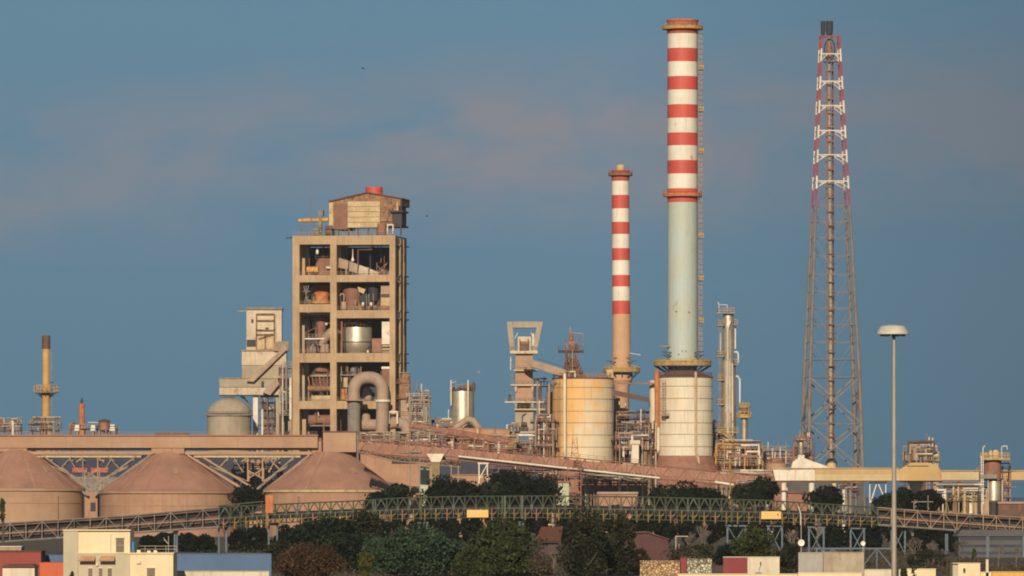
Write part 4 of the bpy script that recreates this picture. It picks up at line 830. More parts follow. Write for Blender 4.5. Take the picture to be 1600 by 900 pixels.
# ------------------------------------------------------------------ steel drum with the peaked duct
sd = thing('steel_drum', 'shining upright steel drum with tall white poles left of the elevator tower', 'vessel', 722.5, 2010)
MB(2010).lathe(722.5, [(18.3, 611), (18.5, 614), (18.5, 700), (18.5, base_py(2010))], 0, 48).build('drum', 'stainless', sd)
MB(2010).lathe(722.5, [(19, 608.5), (19, 611)], 0, 48).build('top_flange', 'steel_dark', sd)
m = MB(2010); m.railring(722.5, 608.5, 18.5, 0, 1.6, 20, .13); m.build('railing', 'steel_grey', sd)
MB(2010).bx(699, 742, 609.5, 611, -2, 2).build('top_platform', 'rust_pink', sd)
for x, y1 in ((705, 634), (731.5, 672)): MB(2010).tb([(x, 594, -4.2), (x, y1, -4.2)], 1.1, 8).build('white_pole', 'white_paint', sd)
m = MB(2010); m.br((705, 599, -4.2), (713, 596, -3), .7); m.build('pole_arm', 'white_paint', sd)
for x, w, h in ((719, 4, 8), (727, 3.4, 11), (735, 5, 10), (740, 3, 14), (709, 2.2, 7)): MB(2010).lathe(x, [(w*.5, 611-h), (w, 611-h*.7), (w, 611)], 1, 14).build('nozzle', 'rust_brown', sd)
dp = thing('peaked_duct', 'dusty duct peaking like a roof in front of the shining steel drum', 'duct', 730, 2000)
MB(2000).tb([(690, 682, 0), (712, 669, 0), (723, 660, 0), (731, 655, 0), (739, 657, 0), (745, 665, 0), (757, 681, 0)], 5.2, 16).build('duct_run', 'duct_dust', dp)
kn = thing('rotary_kiln', 'thick horizontal orange rusted cylinder between the steel drum and the elevator tower', 'kiln', 755, 1990)
m = MB(1990); m.tb([(700, 676, 0), (796, 679, 0)], 8.5, 28); m.build('shell', 'kiln_orange', kn)
for x in (722, 748, 772): MB(1990).tb([(x, 676+(x-700)*.03, 0), (x+3, 676+(x-697)*.03, 0)], 9.6, 28).build('riding_ring', 'rust_pink', kn)
for x in (716, 764): MB(1990).bx(x, x+8, 684, 900, -2, 2).build('pier', 'concrete', kn)
steelwork('pipe_structure', 'yellowish pumps and pipes clustered below the orange cylinder left of the elevator tower', 'pipework', 728, 806, 682, 1984, [692, 702], 51, depth=6, nx=6, pipes=26, vessels=8, fm='rust_pink', pm='duct_dust', rg='yellow_rail', pal=('rust_orange', 'crane_yellow', 'rust_pink', 'duct_dust', 'white_paint', 'rust_brown'))
# ------------------------------------------------------------------ sloping pink conveyor across the middle
DB = 1860
def ctop(x): return lerp([(540, 686), (690, 697), (880, 714), (1141, 738), (1240, 747)], x)
def truss_conveyor(name, label, D, x0, x1, top, h, mats, step=15, w=3, legs=(), rail='rust_pink', group=None, roofd=None, bar=1.3):
    t = thing(name, label, 'conveyor', (x0+x1)/2, D, group=group)
    xs = [x0+(x1-x0)*i/max(1, round((x1-x0)/step)) for i in range(max(1, round((x1-x0)/step))+1)]
    m = MB(D)
    for a, b in zip(xs[:-1], xs[1:]): m.pr([(a, top(a)+h*.14), (b, top(b)+h*.14), (b, top(b)+h*.74), (a, top(a)+h*.74)], -w*.42, w*.42)
    m.build('belt_housing', mats[0], t)
    for nm, off, ww in (('top_chord', 0, bar*1.1), ('bottom_chord', h, bar*1.4)):
        for dd in (-w/2, w/2):
            m = MB(D); m.tb([(x, top(x)+off, dd) for x in xs], ww*.56, 4); m.build(nm, mats[1], t)
    for i, (a, b) in enumerate(zip(xs[:-1], xs[1:])):
        m = MB(D)
        for dd in (-w/2, w/2):
            m.br((a, top(a), dd), (a, top(a)+h, dd), bar*.8)
            if i % 2: m.br((a, top(a), dd), (b, top(b)+h, dd), bar*.8)
            else: m.br((a, top(a)+h, dd), (b, top(b), dd), bar*.8)
        m.br((a, top(a)+h, -w/2), (a, top(a)+h, w/2), bar*.8)
        m.build('truss_panel', mats[1], t)
    return t
ca = truss_conveyor('inclined_conveyor', 'long pink dusty conveyor sloping down to the right across both tanks', DB, 560, 1228, ctop, 20, ('pink_dust', 'rust_pink'), step=13, bar=1.5)
MB(DB).rail([MB(DB).pt(x, ctop(x)-.5, -1.5) for x in (560, 690, 880, 1141, 1228)], h=1.1, w=.10, step=2.4).build('handrail', 'rust_pink', ca)
m = MB(DB)
for a in range(600, 1220, 20): q = 3*mnoise.noise(Vector((a*.13, 0, 0))); m.pr([(a, ctop(a)+16.5), (a+20, ctop(a+20)+16.5), (a+20, ctop(a+20)+19), (a+10, ctop(a+10)+20.5+q), (a, ctop(a)+19)], -1.4, 1.4)
m.build('spillage_deck', 'pink_dust', ca)
wp = thing('white_pipeline', 'bright white pipe slung beneath the sloping pink conveyor', 'pipe', 870, DB-3)
wt = lambda x: lerp([(716, 713), (880, 731), (1031, 747)], x)
MB(DB-3).tb([(x, wt(x), 0) for x in (716, 798, 880, 955, 1031)], 1.5, 10).build('pipe_run', 'white_paint', wp)
for x in range(730, 1030, 24): MB(DB-3).br((x, wt(x)-10, .5), (x, wt(x), 0), .6).build('hanger', 'rust_pink', wp)
cb2 = truss_conveyor('inclined_conveyor', 'thin red conveyor high above the pink one, left of the elevator tower', 1940, 640, 800, lambda x: lerp([(640, 660), (675, 665), (800, 687)], x), 9, ('rust_pink', 'rust_red'), step=12, w=2, bar=1)
cb3 = truss_conveyor('inclined_conveyor', 'dark low conveyor in front of the third silo shoulder', 1880, 560, 720, lambda x: lerp([(560, 700), (610, 712), (720, 722)], x), 8, ('belt_brown', 'steel_tan'), step=14, w=2.4, bar=1)
def trestle(label, D, xa, xb, y0, mt, brace=True, y1=None, group='trestles under the conveyors', w=1.8, wide=3, name='trestle', bays=1):
    t = thing(name, label, 'trestle', (xa+xb)/2, D, group=group)
    y1 = y1 or base_py(D)
    for x in (xa, xb):
        MB(D).bx(x-w/2, x+w/2, y0, 900, -w*K*D/2, w*K*D/2).build('leg', mt, t) if y1 > 899 else MB(D).br((x, y0, 0), (x, y1, 0), w).build('leg', mt, t)
    MB(D).br((xa-w, y0, 0), (xb+w, y0, 0), w*1.3).build('cap_beam', mt, t)
    if brace:
        h = (y1-y0)/bays
        for k in range(bays):
            m = MB(D); m.br((xa, y0+k*h+1, 0), (xb, y0+(k+1)*h-1, 0), w*.5); m.br((xb, y0+k*h+1, .2), (xa, y0+(k+1)*h-1, .2), w*.5); m.build('cross_brace', mt, t)
    return t
trestle('pair of grey posts under the pink conveyor right of the third silo', 1858, 641, 656, 706, 'steel_grey', False)
trestle('pair of thin posts behind the dark tree left of the white braced frame', 1862, 705, 716, 712, 'steel_tan', False)
wf = trestle('small white frame with one diagonal below the white pipe', 1858, 748.5, 761.5, 724, 'white_paint', False, name='braced_frame', y1=768, w=1.9)
MB(1858).br((749, 748, 0), (761, 726, 0), 1.4).build('diagonal', 'white_paint', wf); MB(1858).br((748, 745, 0), (762, 745, .2), 1.0).build('crossbar', 'white_paint', wf)
lt = thing('lattice_mast', 'red lattice mast with a narrow spire in front of the orange stained tank', 'mast', 897, 1850)
m = MB(1850)
def lat(m, cx, y0, y1, w0, w1, n, dd=1.2, w=.9):
    for i in range(n):
        a = y0+(y1-y0)*i/n; b = y0+(y1-y0)*(i+1)/n; wa = w0+(w1-w0)*i/n; wb = w0+(w1-w0)*(i+1)/n
        for sd in (-1, 1):
            q = sd*dd
            m.br((cx-wa, a, q), (cx-wb, b, q), w); m.br((cx+wa, a, q), (cx+wb, b, q), w); m.br((cx-wb, b, q), (cx+wb, b, q), w*.8)
            m.br((cx-wa, a, q), (cx+wb, b, q), w*.7) if i % 2 else m.br((cx+wa, a, q), (cx-wb, b, q), w*.7)
            m.br((cx+sd*wa, a, -dd), (cx+sd*wb, b, dd), w*.6)
lat(m, 898, 684, 716, 3, 6, 4, .9); m.build('spire', 'rust_red', lt)
m = MB(1850); lat(m, 897, 716, base_py(1850), 10, 11.5, 14, 1.8, 1.3); m.build('lattice', 'rust_red', lt)
# low sheds and odds and ends between silo three and the tanks
def shed(label, D, x0, x1, y0, y1r, mw, mr, depth=14, name='shed', roofover=1, slope=0):
    t = thing(name, label, 'shed', (x0+x1)/2, D)
    MB(D).bx(x0, x1, y0, 900, 0, depth).build('wall', mw, t)
    MB(D).pr([(x0-roofover, y0), (x1+roofover, y0), (x1+roofover-slope, y1r), (x0-roofover+slope, y1r)], -.5, depth+.5).build('roof', mr, t)
    return t
shed('long pink dusty shed with a dark opening right of the third silo', 1905, 560, 680, 708, 702, 'pink_wall', 'pink_dust')
MB(1904.6).bx(612, 650, 716, 724, 0, .3).build('opening', 'navy_shed', bpy.data.objects['shed'])
shed('pale greenish box hut behind the pair of grey posts', 1880, 656, 671, 729, 727, 'pale_green', 'steel_tan', 4, 'hut')
shed('dark roofed shed behind the white pipe and small white frame', 1900, 676, 845, 716, 709, 'navy_shed', 'grey_shed')
shed('pale green panelled hut between the dark tree and the red mast', 1800, 872.5, 889, 754, 751.5, 'pale_green', 'rust_pink', 5, 'hut')
shed('long dark roofed shed low behind the red mast', 1890, 885, 1010, 748, 742, 'rust_pink', 'grey_shed', 14)
shed('low pinkish flat roofed building below the dark shed, left of the dome shaped tree', 1760, 934, 996, 772, 768.5, 'pink_wall', 'duct_dust', 10)
shed('dusty pink wall building under the pink conveyor left of the dark tree', 1895, 706, 766, 742, 741, 'pink_wall', 'pink_wall', 6, 'building')
shed('long dusty plant hall far behind the pipework left of the elevator tower', 2060, 500, 862, 704, 699, 'rust_pink', 'pink_dust', 20, 'hall')
shed('long dark plant hall far behind the tanks and the red mast', 2065, 862, 1222, 724, 718, 'rust_brown', 'rust_pink', 20, 'hall')
for args in (
        ('rusty pipe bridge frames between the clad flank box and the steel drum', 668, 706, 655, 2002, [668, 682], 71, 4, 20, 6, 'rust_brown'),
        ('tangle of dusty pipes directly in front of the steel drum foot', 706, 760, 684, 1978, [694, 706], 72, 6, 24, 6, 'rust_pink'),
        ('brown pipe frames between the elevator tower foot and the orange stained tank', 840, 866, 640, 1984, [660, 680, 700], 73, 3, 18, 3, 'rust_brown'),
        ('thin dark pipe rack on the left shoulder of the cream plated tank', 998, 1022, 655, 1986, [672, 690, 708], 74, 3, 16, 3, 'rust_brown'),
        ('rusty pipe frames between the cream plated tank and the distillation column', 1108, 1124, 655, 2008, [670, 686, 700, 716], 75, 3, 14, 3, 'steel_tan'),
        ('pinkish low frames under the right end of the pink conveyor', 1150, 1226, 752, 1850, [764], 76, 7, 22, 7, 'rust_pink')):
    lab, a, b, y0, DD, lvl, sd_, nx_, np_, nv_, fm_ = args
    steelwork('pipe_structure', lab, 'pipework', a, b, y0, DD, lvl, sd_, depth=5, nx=nx_, pipes=np_, vessels=nv_, fm=fm_, pm='rust_brown', rg='rust_pink', pal=('rust_pink', 'rust_brown', 'steel_tan', 'duct_dust', 'rust_panel', 'stainless_dull', 'white_paint'), chimneys=1)
# hatches, walk strips and patched sheets on the silo roofs
for t, px, r0, y0, r1, y1, angs in ((s1, 27, 26, 703, 104, 763, (20, 48)), (s2, 264, 24, 706, 109, 767, (-38, 12)), (s3, 516, 27, 706, 104, 765, (-20, 35))):
    for j, an in enumerate(angs):
        m = MB(DS); c = m.pt(px, 0, 0); sa, ca_ = math.sin(R(an)), -math.cos(R(an)); P = [(c.x+rr0*m.u*sa, c.y+rr0*m.u*ca_, Z(yy, DS)+.12) for rr0, yy in ((r0, y0), (r1, y1))]
        if j == 0: m.bar3(P[0], P[1], .5, .12); m.build('roof_walk_strip', 'pink_wall', t)
        else:
            f0, f1 = .45, .58; a_ = Vector(P[0]).lerp(Vector(P[1]), f0); b_ = Vector(P[0]).lerp(Vector(P[1]), f1); m.bar3(a_, b_, 1.6, .5); m.build('roof_hatch', 'dust_gallery', t)
hp = thing('yellow_hopper', 'cream hopper with a square mouth hanging under the left part of the pink conveyor', 'hopper', 682, 1855)
MB(1855).pr([(667, 709), (694, 709), (688, 722), (674, 722)], -1.5, 1.5).build('mouth', 'cream_tank', hp); MB(1855).bx(675, 687, 722, 764, -1, 1).build('chute', 'olive_machine', hp)
for x in (676, 686): MB(1855).bx(x-.8, x+.8, 722, 900, -1.2, -1.0).build('leg', 'olive_machine', hp)
steelwork('pipe_structure', 'pink rusty plant frames behind the red mast under the white pipe', 'pipework', 905, 1010, 728, 1878, [742, 756], 52, depth=5, nx=8, pipes=26, vessels=8, fm='rust_pink', pm='rust_brown', rg='rust_pink')
steelwork('pipe_structure', 'tangled pinkish plant between the dark trees below the right half of the pink conveyor', 'pipework', 1120, 1215, 738, 1885, [750, 764], 53, depth=5, nx=7, pipes=26, vessels=7, fm='rust_pink', pm='rust_brown', rg='yellow_rail')
steelwork('pipe_structure', 'pinkish frames half hidden behind the dark trees under the middle of the white pipe', 'pipework', 770, 880, 722, 1880, [735, 750], 54, depth=5, nx=7, pipes=20, vessels=5, fm='rust_pink', pm='rust_brown', rg='rust_pink')
wc = thing('white_panel_fence', 'short white pipe segment right of the dome shaped dark tree', 'pipe', 1133, 1850); MB(1850).tb([(1117, 753, 0), (1149, 758, 0)], 2, 10).build('pipe_run', 'white_paint', wc)
yp = thing('yellow_post', 'tall thin yellow post left of the dark tree below the distillation column', 'post', 1141, 1700); MB(1700).bx(1140, 1142.4, 722, 900, -.2, .2).build('post', 'yellow_steel', yp); MB(1700).bx(1138.6, 1143.8, 776, 779, -.4, .4).build('clamp', 'sign_yellow', yp)
# ------------------------------------------------------------------ distillation column group
DC = 2000
dc = thing('distillation_column', 'tall shining steel distillation column with side platforms right of the cream tank', 'column', 1138, DC)
MB(DC).lathe(1138, [(2, 487), (7.5, 490), (8.5, 493), (8.6, 560), (11.5, 566), (11.8, 700), (11.8, base_py(DC))], 0, 36).build('shell', 'stainless_dull', dc)
MB(DC).tb([(1141, 502, -2.4), (1137, 515, -2.6), (1137, 560, -2.7), (1137, 705, -2.9)], 1.8, 12).build('main_pipe', 'stainless', dc)
MB(DC).tb([(1144, 568, -2.4), (1144.5, 680, -2.4)], 1.1, 10).build('side_pipe', 'stainless', dc)
for (x0, x1, y) in ((1120, 1147, 489.5), (1119.5, 1131, 508.5), (1145, 1152, 507), (1118.5, 1131, 557), (1119, 1131, 594), (1119, 1131, 632), (1145, 1153, 570), (1121, 1153, 676)):
    p = MB(DC).bx(x0, x1, y-1, y+1, -3, 2).build('platform', 'steel_tan', dc); m = MB(DC); m.rail([m.pt(x0+.3, y-1, 1.8), m.pt(x0+.3, y-1, -2.9), m.pt(x1-.3, y-1, -2.9)], h=1.35, w=.16, step=.9); m.build('railing', 'yellow_rail', p)
m = MB(DC); m.tb([(1123, 489, -2), (1123, 476, -2), (1136, 477, -2), (1136, 486, -2)], .7, 8); m.tb([(1121.5, 472, -2), (1123, 476, -2)], .6, 8); m.build('top_davit', 'white_paint', dc)
m = MB(DC); m.ladder(1125, 508, 676, -1.6, w=.7, t=.15, cage=True); m.build('ladder', 'steel_tan', dc)
for pts in (((1147, 550, 0), (1152, 550, 0), (1153.5, 553, 0), (1153.5, 570, 0)), ((1146, 588, 0), (1153, 588, 0), (1156, 593, 0), (1156, 645, 0)), ((1149, 510, 0), (1149, 545, 0)), ((1126, 520, 0), (1126, 552, 0))): MB(DC).tb(pts, 1.2, 8).build('looped_pipe', 'white_paint', dc)
MB(DC).tb([(1123, 668, -2), (1121, 672, -2), (1124, 677, -2), (1136, 682, -2)], 1.7, 10).build('elbow_pipe', 'cream_panel', dc)
m = MB(DC); m.pr([(1126, 676), (1129, 676), (1154, 697), (1151, 697)], -4, -3.2); m.pr([(1151, 697), (1154, 697), (1126, 722), (1123, 720)], -4, -3.2); m.rail([m.pt(1127, 675, -4), m.pt(1153, 696, -4)], h=1, w=.14, step=1); m.rail([m.pt(1152, 696, -4), m.pt(1124, 720, -4)], h=1, w=.14, step=1); m.build('stairs', 'yellow_rail', dc)
v2 = thing('process_vessel', 'slim grey vessel with a round yellow platform just right of the distillation column', 'vessel', 1163, DC-2)
MB(DC-2).lathe(1163, [(5.5, 652), (5.5, 720), (5.5, base_py(DC-2))], 0, 24).build('shell', 'stainless_dull', v2); MB(DC-2).lathe(1163, [(6.5, 633), (6.5, 650)], 0, 20).build('head', 'rust_panel', v2)
ring_platform(v2, 1163, 5, 12, 652, DC-2, h=1.7, n=12, w=.18, plate=.7); ring_platform(v2, 1163, 5, 9, 636, DC-2, h=1.3, n=10, w=.18, plate=.6)
for x in (1157, 1169): MB(DC-2).br((x, 634, -1), (x, 652, -1), .9).build('post', 'steel_tan', v2)
steelwork('pipe_structure', 'yellow railed pipe structure around the foot of the distillation column', 'pipework', 1118, 1190, 690, 1992, [702, 716, 728], 55, depth=8, nx=7, pipes=34, vessels=8, fm='steel_tan', pm='rust_pink', rg='yellow_rail', pal=('white_paint', 'stainless_dull', 'rust_pink', 'crane_yellow', 'rust_brown', 'duct_dust'))
cp = thing('canopy', 'reddish flat canopy on yellow posts below the slim grey vessel', 'canopy', 1162, 1975); MB(1975).bx(1138, 1186, 711, 715, -3, 3).build('roof', 'rust_pink', cp)
for x in (1139, 1162, 1184): MB(1975).bx(x, x+1.6, 715, 900, -2.8, -2.4).build('post', 'yellow_rail', cp)
steelwork('pipe_structure', 'low tangle of pipes with white flat tops between the slim vessel and the white gallery', 'pipework', 1178, 1240, 700, 2004, [712, 726], 56, depth=8, nx=6, pipes=24, vessels=6, fm='rust_pink', pm='steel_tan', rg='rust_pink', chimneys=4)
for i, (x0, x1, y) in enumerate(((1168, 1190, 696), (1172, 1186, 702))): tag(MB(1996).pr([(x0, y), (x1, y), (x1, y+2), (x0, y+2)], 0, 3).build('flat_canopy', 'white_paint'), ['upper white flat canopy right of the slim vessel', 'lower white flat canopy right of the slim vessel'][i], 'canopy')
# ------------------------------------------------------------------ lattice flare tower
DF = 2050
ft = thing('flare_tower', 'very tall tapering lattice flare tower painted red and white towards the top', 'tower', 1299, DF)
def hw(y): return lerp([(33, 14), (58, 16), (284, 28.5), (590, 45), (735, 52)], y)
fc = lambda y: 1296.5+(y-58)*.006
BASEY = base_py(DF)
def corner(y, i):
    a = R(45+90*i+4); r = hw(y)*1.22
    return (fc(y)+r*math.cos(a), y, r*math.sin(a)*K*DF*1.0)
lv = [58, 85, 128, 166, 205, 243, 284, 322, 372, 430, 482, 535, 590, 662, 735, BASEY]
wh = [85, 128, 166, 205, 243, 284]
for i in range(4):
    for y in wh:   # white collars on the legs
        MB(DF).tb([corner(y-8, i), corner(y+12 if y < 280 else y+12, i)], 1.5, 8).build('white_leg_collar', 'white_paint', ft)
    ys = [58]+[v for y in wh for v in (y-8, y+12)]+[322]
    for a, b in zip(ys[::2], ys[1::2]): MB(DF).tb([corner(a, i), corner(b, i)], 1.25, 8).build('red_leg', 'tower_red', ft)
    MB(DF).tb([corner(322, i), corner(590, i), corner(BASEY, i)], [1.8, 2.6, 3.2], 8).build('lower_leg', 'tower_tan', ft)
for y in lv[1:-1]:
    m = MB(DF); w = 1.4 if y in wh else .8
    for i in range(4): m.br(corner(y, i), corner(y, (i+1) % 4), w)
    m.build('cross_ring', 'white_paint' if y in wh else 'tower_tan', ft)
    if y in wh:
        m = MB(DF)
        for i in range(4):
            a = corner(y, i); b = corner(y, (i+1) % 4)
            for p, q in ((a, b), (b, a)):
                lo_ = (p[0]+(q[0]-p[0])*.35, y, p[2]+(q[2]-p[2])*.35)
                pd = corner(y+10, i if p is a else (i+1) % 4); m.br(lo_, pd, .8)
        m.build('knee_braces', 'white_paint', ft)
for a, b in zip(lv[0:7], lv[1:8]):   # slender red bracing in the painted part
    m = MB(DF)
    for i in range(4): m.br(corner(a, i), corner(b, (i+1) % 4), .38); m.br(corner(b, i), corner(a, (i+1) % 4), .38)
    m.build('face_braces', 'tower_red', ft)
for y in (347, 400, 456, 508, 562):
    m = MB(DF)
    for i in range(4): m.br(corner(y, i), corner(y, (i+1) % 4), .7)
    m.build('cross_ring', 'tower_tan', ft)
for a, b in zip(lv[7:-1], lv[8:]):
    m = MB(DF); w = .6 if b < 600 else 2.0
    for i in range(4):
        A = corner(a, i); B = corner(a, (i+1) % 4); mid = tuple((p+q)/2 for p, q in zip(corner(b, i), corner(b, (i+1) % 4)))
        if b < 600: m.br(A, mid, w); m.br(B, mid, w)
        else: m.br(A, corner(b, (i+1) % 4), w); m.br(B, corner(b, i), w)
    m.build('face_braces', 'tower_tan', ft)
m = MB(DF); m.tb([(1295.5, 55, 0), (1296, 200, 0), (1297.5, 400, 0), (1298.5, 718, 0)], [1.6, 2.0, 2.4, 2.7], 14); m.build('flare_pipe', 'flare_tan', ft)
m = MB(DF); m.tb([(1301, 95, 1), (1303, 718, 1)], 1.2, 8); m.build('service_pipe', 'rust_brown', ft)
m = MB(DF); m.tb([(1291, 100, .5), (1293.5, 718, .5)], 1.0, 8); m.build('service_pipe', 'rust_pink', ft)
for y in range(110, 715, 22): MB(DF).bx(fc(y)-5, fc(y)+6, y, y+1.6, -1.4, 1.2).build('pipe_clamp', 'rust_brown' if y > 320 else 'rust_pink', ft)
for x, r in ((1286, 3.6), (1296, 5.6)): MB(DF).lathe(x, [(r, 33), (r, 48), (r*.8, 55)], 0, 20).build('flare_tip', 'black_steel', ft)
m = MB(DF)
for i in range(4): m.br(corner(57, i), corner(57, (i+1) % 4), 1.2)
m.build('top_ring', 'tower_red', ft)
m = MB(DF); P = [(1296+8*math.sin(2*math.pi*k/20), 78-17*math.cos(2*math.pi*k/20), -1) for k in range(21)]; m.tb(P, 1.1, 8); m.build('oval_loop_pipe', 'steel_dark', ft)
MB(DF).lathe(1296, [(1, 62), (4, 68), (5, 80), (3, 92)], 0, 16).build('seal_drum', 'rust_panel', ft)
m = MB(DF); m.bx(1287, 1309, 95.5, 97, -2, 2); m.build('top_platform', 'tower_tan', ft)
for y, r in ((722, 14), (735, 22)): pass
m = MB(DF)
for i in range(4): m.br((1298.5, 716, 0), corner(BASEY-20, i), 1.2)
m.build('stub_struts', 'tower_tan', ft)
MB(DF).lathe(1299, [(5, 716), (9, 722), (7, BASEY)], 0, 20).build('base_drum', 'steel_dark', ft)
# ------------------------------------------------------------------ tank, conical roof and small column left of the flare tower
tk = thing('storage_tank', 'small squat dusty tank with roof pipes left of the flare tower', 'tank', 1213, 1900)
MB(1900).lathe(1213, [(10, 722), (16, 725), (16.5, 727), (16.5, base_py(1900))], 0, 32).build('shell', 'dust_gallery', tk); MB(1900).lathe(1213, [(12, 716), (12, 722)], 0, 24).build('cap', 'rust_panel', tk)
for x, y in ((1207, 700), (1211, 706), (1219, 699), (1228, 704)): MB(1900).tb([(x, y, 0), (x, 724, 0)], .7, 8).build('vent_pipe', 'white_paint', tk)
sv2 = thing('process_vessel', 'small shining vessel with a railed platform left of the flare tower legs', 'vessel', 1251, 1920)
MB(1920).lathe(1251.5, [(2, 688), (4.2, 691), (4.2, 708), (2.2, 712), (2.2, 716)], 0, 18).build('shell', 'stainless', sv2); MB(1920).tb([(1250, 672, 0), (1250, 690, 0)], 1, 8).build('stem', 'stainless_dull', sv2)
ring_platform(sv2, 1252, 4, 12, 687, 1920, floor='rust_pink', rail='rust_pink', h=1.1, n=10, w=.14)
steelwork('stair_tower', 'rusty stair tower behind the small shining vessel by the flare tower', 'stairs', 1243, 1268, 676, 1935, [688, 700, 712, 722], 57, depth=4, nx=3, pipes=12, vessels=4, fm='rust_pink', pm='rust_brown', rg='rust_pink')
cr_ = thing('conical_roof_building', 'white low conical roof with a square neck behind the white end of the yellow gallery', 'building', 1262, 1880)
MB(1880).pr([(1235, 732), (1238, 722), (1246, 716), (1246, 711), (1256, 711), (1256, 716), (1272, 722), (1290, 728), (1296, 732)], -4, 4).build('roof', 'white_paint', cr_)
MB(1880).bx(1237, 1294, 732, 900, -3.6, 3.6).build('wall', 'duct_dust', cr_)
MB(1880).lathe(1299, [(1, 721), (7, 724), (9, 730), (9, base_py(1880))], 0, 20).build('round_end', 'cream_panel', cr_)
# ------------------------------------------------------------------ yellow gallery on the right
DY = 1750
yg = thing('covered_gallery', 'long yellow and cream covered conveyor gallery on the right, white at its left end', 'conveyor', 1420, DY)
MB(DY).pr([(1207, 734), (1272, 734), (1272, 751), (1211, 751)], -2.5, 2.5).build('white_section', 'white_paint', yg)
MB(DY).bx(1272, 1404, 732, 741, -2.5, 2.5).build('yellow_upper_section', 'yellow_gallery', yg); MB(DY).bx(1272, 1404, 741, 751, -2.42, 2.42).build('yellow_lower_section', 'yellow_pale', yg)
MB(DY).pr([(1404, 751), (1404, 734), (1418, 726), (1422, 723), (1452, 723), (1464, 728), (1470, 736), (1470, 751)], -2.8, 2.8).build('raised_section', 'yellow_gallery', yg)
MB(DY).bx(1470, 1535, 736, 750, -2.4, 2.4).build('cream_section', 'yellow_pale', yg); MB(DY).bx(1535, 1556, 739, 749, -2.2, 2.2).build('transfer_section', 'steel_tan', yg)
MB(DY).bx(1556, 1660, 736, 750, -2.5, 2.5).build('yellow_upper_section', 'yellow_gallery', yg)
for x0, x1, y in ((1206, 1404, 731), (1470, 1535, 734.8), (1556, 1660, 734.8)): MB(DY).bx(x0, x1, y, y+1.1, -2.9, 2.9).build('roof_edge', 'cream_panel', yg)
MB(DY).bx(1209, 1534, 751, 753, -1.8, 1.8).build('floor_beam', 'rust_pink', yg)
m = MB(DY)
for x in range(1284, 1404, 4): m.bx(x, x+1.6, 743.5, 746.2, -2.5, -2.43)
m.build('louvre_row', 'yellow_gallery', yg)
MB(DY).bx(1416, 1450, 727.6, 728.8, -2.95, -2.8).build('dark_slot', 'steel_dark', yg)
for x in range(1216, 1404, 13): MB(DY).bx(x, x+.7, 735, 750.5, -2.62, -2.5).build('wall_rib', 'yellow_pale', yg)
for x in (1300, 1495): MB(DY).bx(x, x+6, 753, 900, -1, 1).build('pier', 'yellow_pale' if x == 1300 else 'steel_tan', yg)
wa = thing('a_frame_trestle', 'white A-shaped trestle under the yellow gallery', 'trestle', 1371, DY)
for a, b in (((1358, 754), (1385, 754)), ((1359, 754), (1359, 790)), ((1384, 754), (1384, 772)), ((1370, 755), (1360, 786)), ((1372, 755), (1385, 786))): MB(DY).br((*a, 0), (*b, 0), 1.6).build('member', 'white_paint', wa)
for x in (1359, 1385): MB(DY).bx(x-.9, x+.9, 786, 900, -.3, .3).build('foot', 'rust_pink', wa)
steelwork('pipe_structure', 'rusty equipment platform with white pipes rising above the raised part of the yellow gallery', 'pipework', 1414, 1462, 690, 1790, [708, 722], 58, depth=6, nx=5, pipes=30, vessels=9, fm='steel_tan', pm='steel_dark', rg='steel_tan', chimneys=3)
hp2 = thing('hopper', 'pale tapering hopper hanging under the raised part of the yellow gallery', 'hopper', 1430, 1760); MB(1760).pr([(1418, 753), (1442, 753), (1436, 778), (1430, 778)], -1.5, 1.5).build('bin', 'pale_wall', hp2); MB(1760).bx(1432, 1434.6, 778, 900, -.4, .4).build('leg', 'steel_grey', hp2)
vs = thing('process_vessel', 'bright steel vessel in a frame with a white ladder near the right picture edge', 'vessel', 1555, 1720)
MB(1720).lathe(1553, [(10.5, 752), (10.8, 756), (10.8, 782), (9, 784)], 0, 30).build('bright_shell', 'stainless', vs); MB(1720).lathe(1553, [(9, 784), (9, 792), (7, base_py(1720))], 0, 24).build('skirt', 'steel_dark', vs)
MB(1720).lathe(1551, [(14, 719), (14, 736), (13, 751)], 1, 30).build('upper_shell', 'rust_pink', vs)
MB(1720).bx(1532, 1577, 716, 718.6, -3, 3).build('platform', 'yellow_rail', vs); m = MB(1720); m.rail([m.pt(1533, 716, -2.9), m.pt(1576, 716, -2.9)], h=1.5, w=.15, step=.9); m.rail([m.pt(1533, 716, 2.9), m.pt(1576, 716, 2.9)], h=1.5, w=.15, step=.9); m.build('railing', 'yellow_rail', vs)
for x in (1543, 1565): MB(1720).bx(x-1, x+1, 750, 900, -2.6, -2.2).build('frame_post', 'cream_panel', vs)
m = MB(1720); m.ladder(1533.5, 712, 788, -3, w=.55, t=.2, step=.7); m.build('ladder', 'white_paint', vs)
for x, y, w in ((1548, 704, 3), (1556, 703, 5), (1540, 707, 2)): MB(1720).lathe(x, [(w*.7, y), (w, y+3), (w, 716)], 0, 14).build('nozzle', 'cream_panel', vs)
m = MB(1720); m.tb([(1565, 716, 0), (1565, 699, 0)]+[(1567, 697, 0), (1573, 697, 0), (1574, 702, 0)], .8, 8); m.tb([(1536, 716, 0), (1536, 700, 0), (1539, 696, 0)], .8, 8); m.build('davit', 'white_paint', vs)
MB(1720).bx(1530, 1556, 741, 748, -3.6, -3).build('control_cabinet', 'steel_grey', vs)
steelwork('pipe_structure', 'pipe tangle hugging the framed steel vessel near the right edge', 'pipework', 1532, 1577, 722, 1728, [738, 762, 778], 59, depth=6, nx=3, pipes=14, vessels=2, fm='steel_tan', pm='rust_pink', rg='yellow_rail', base=None)
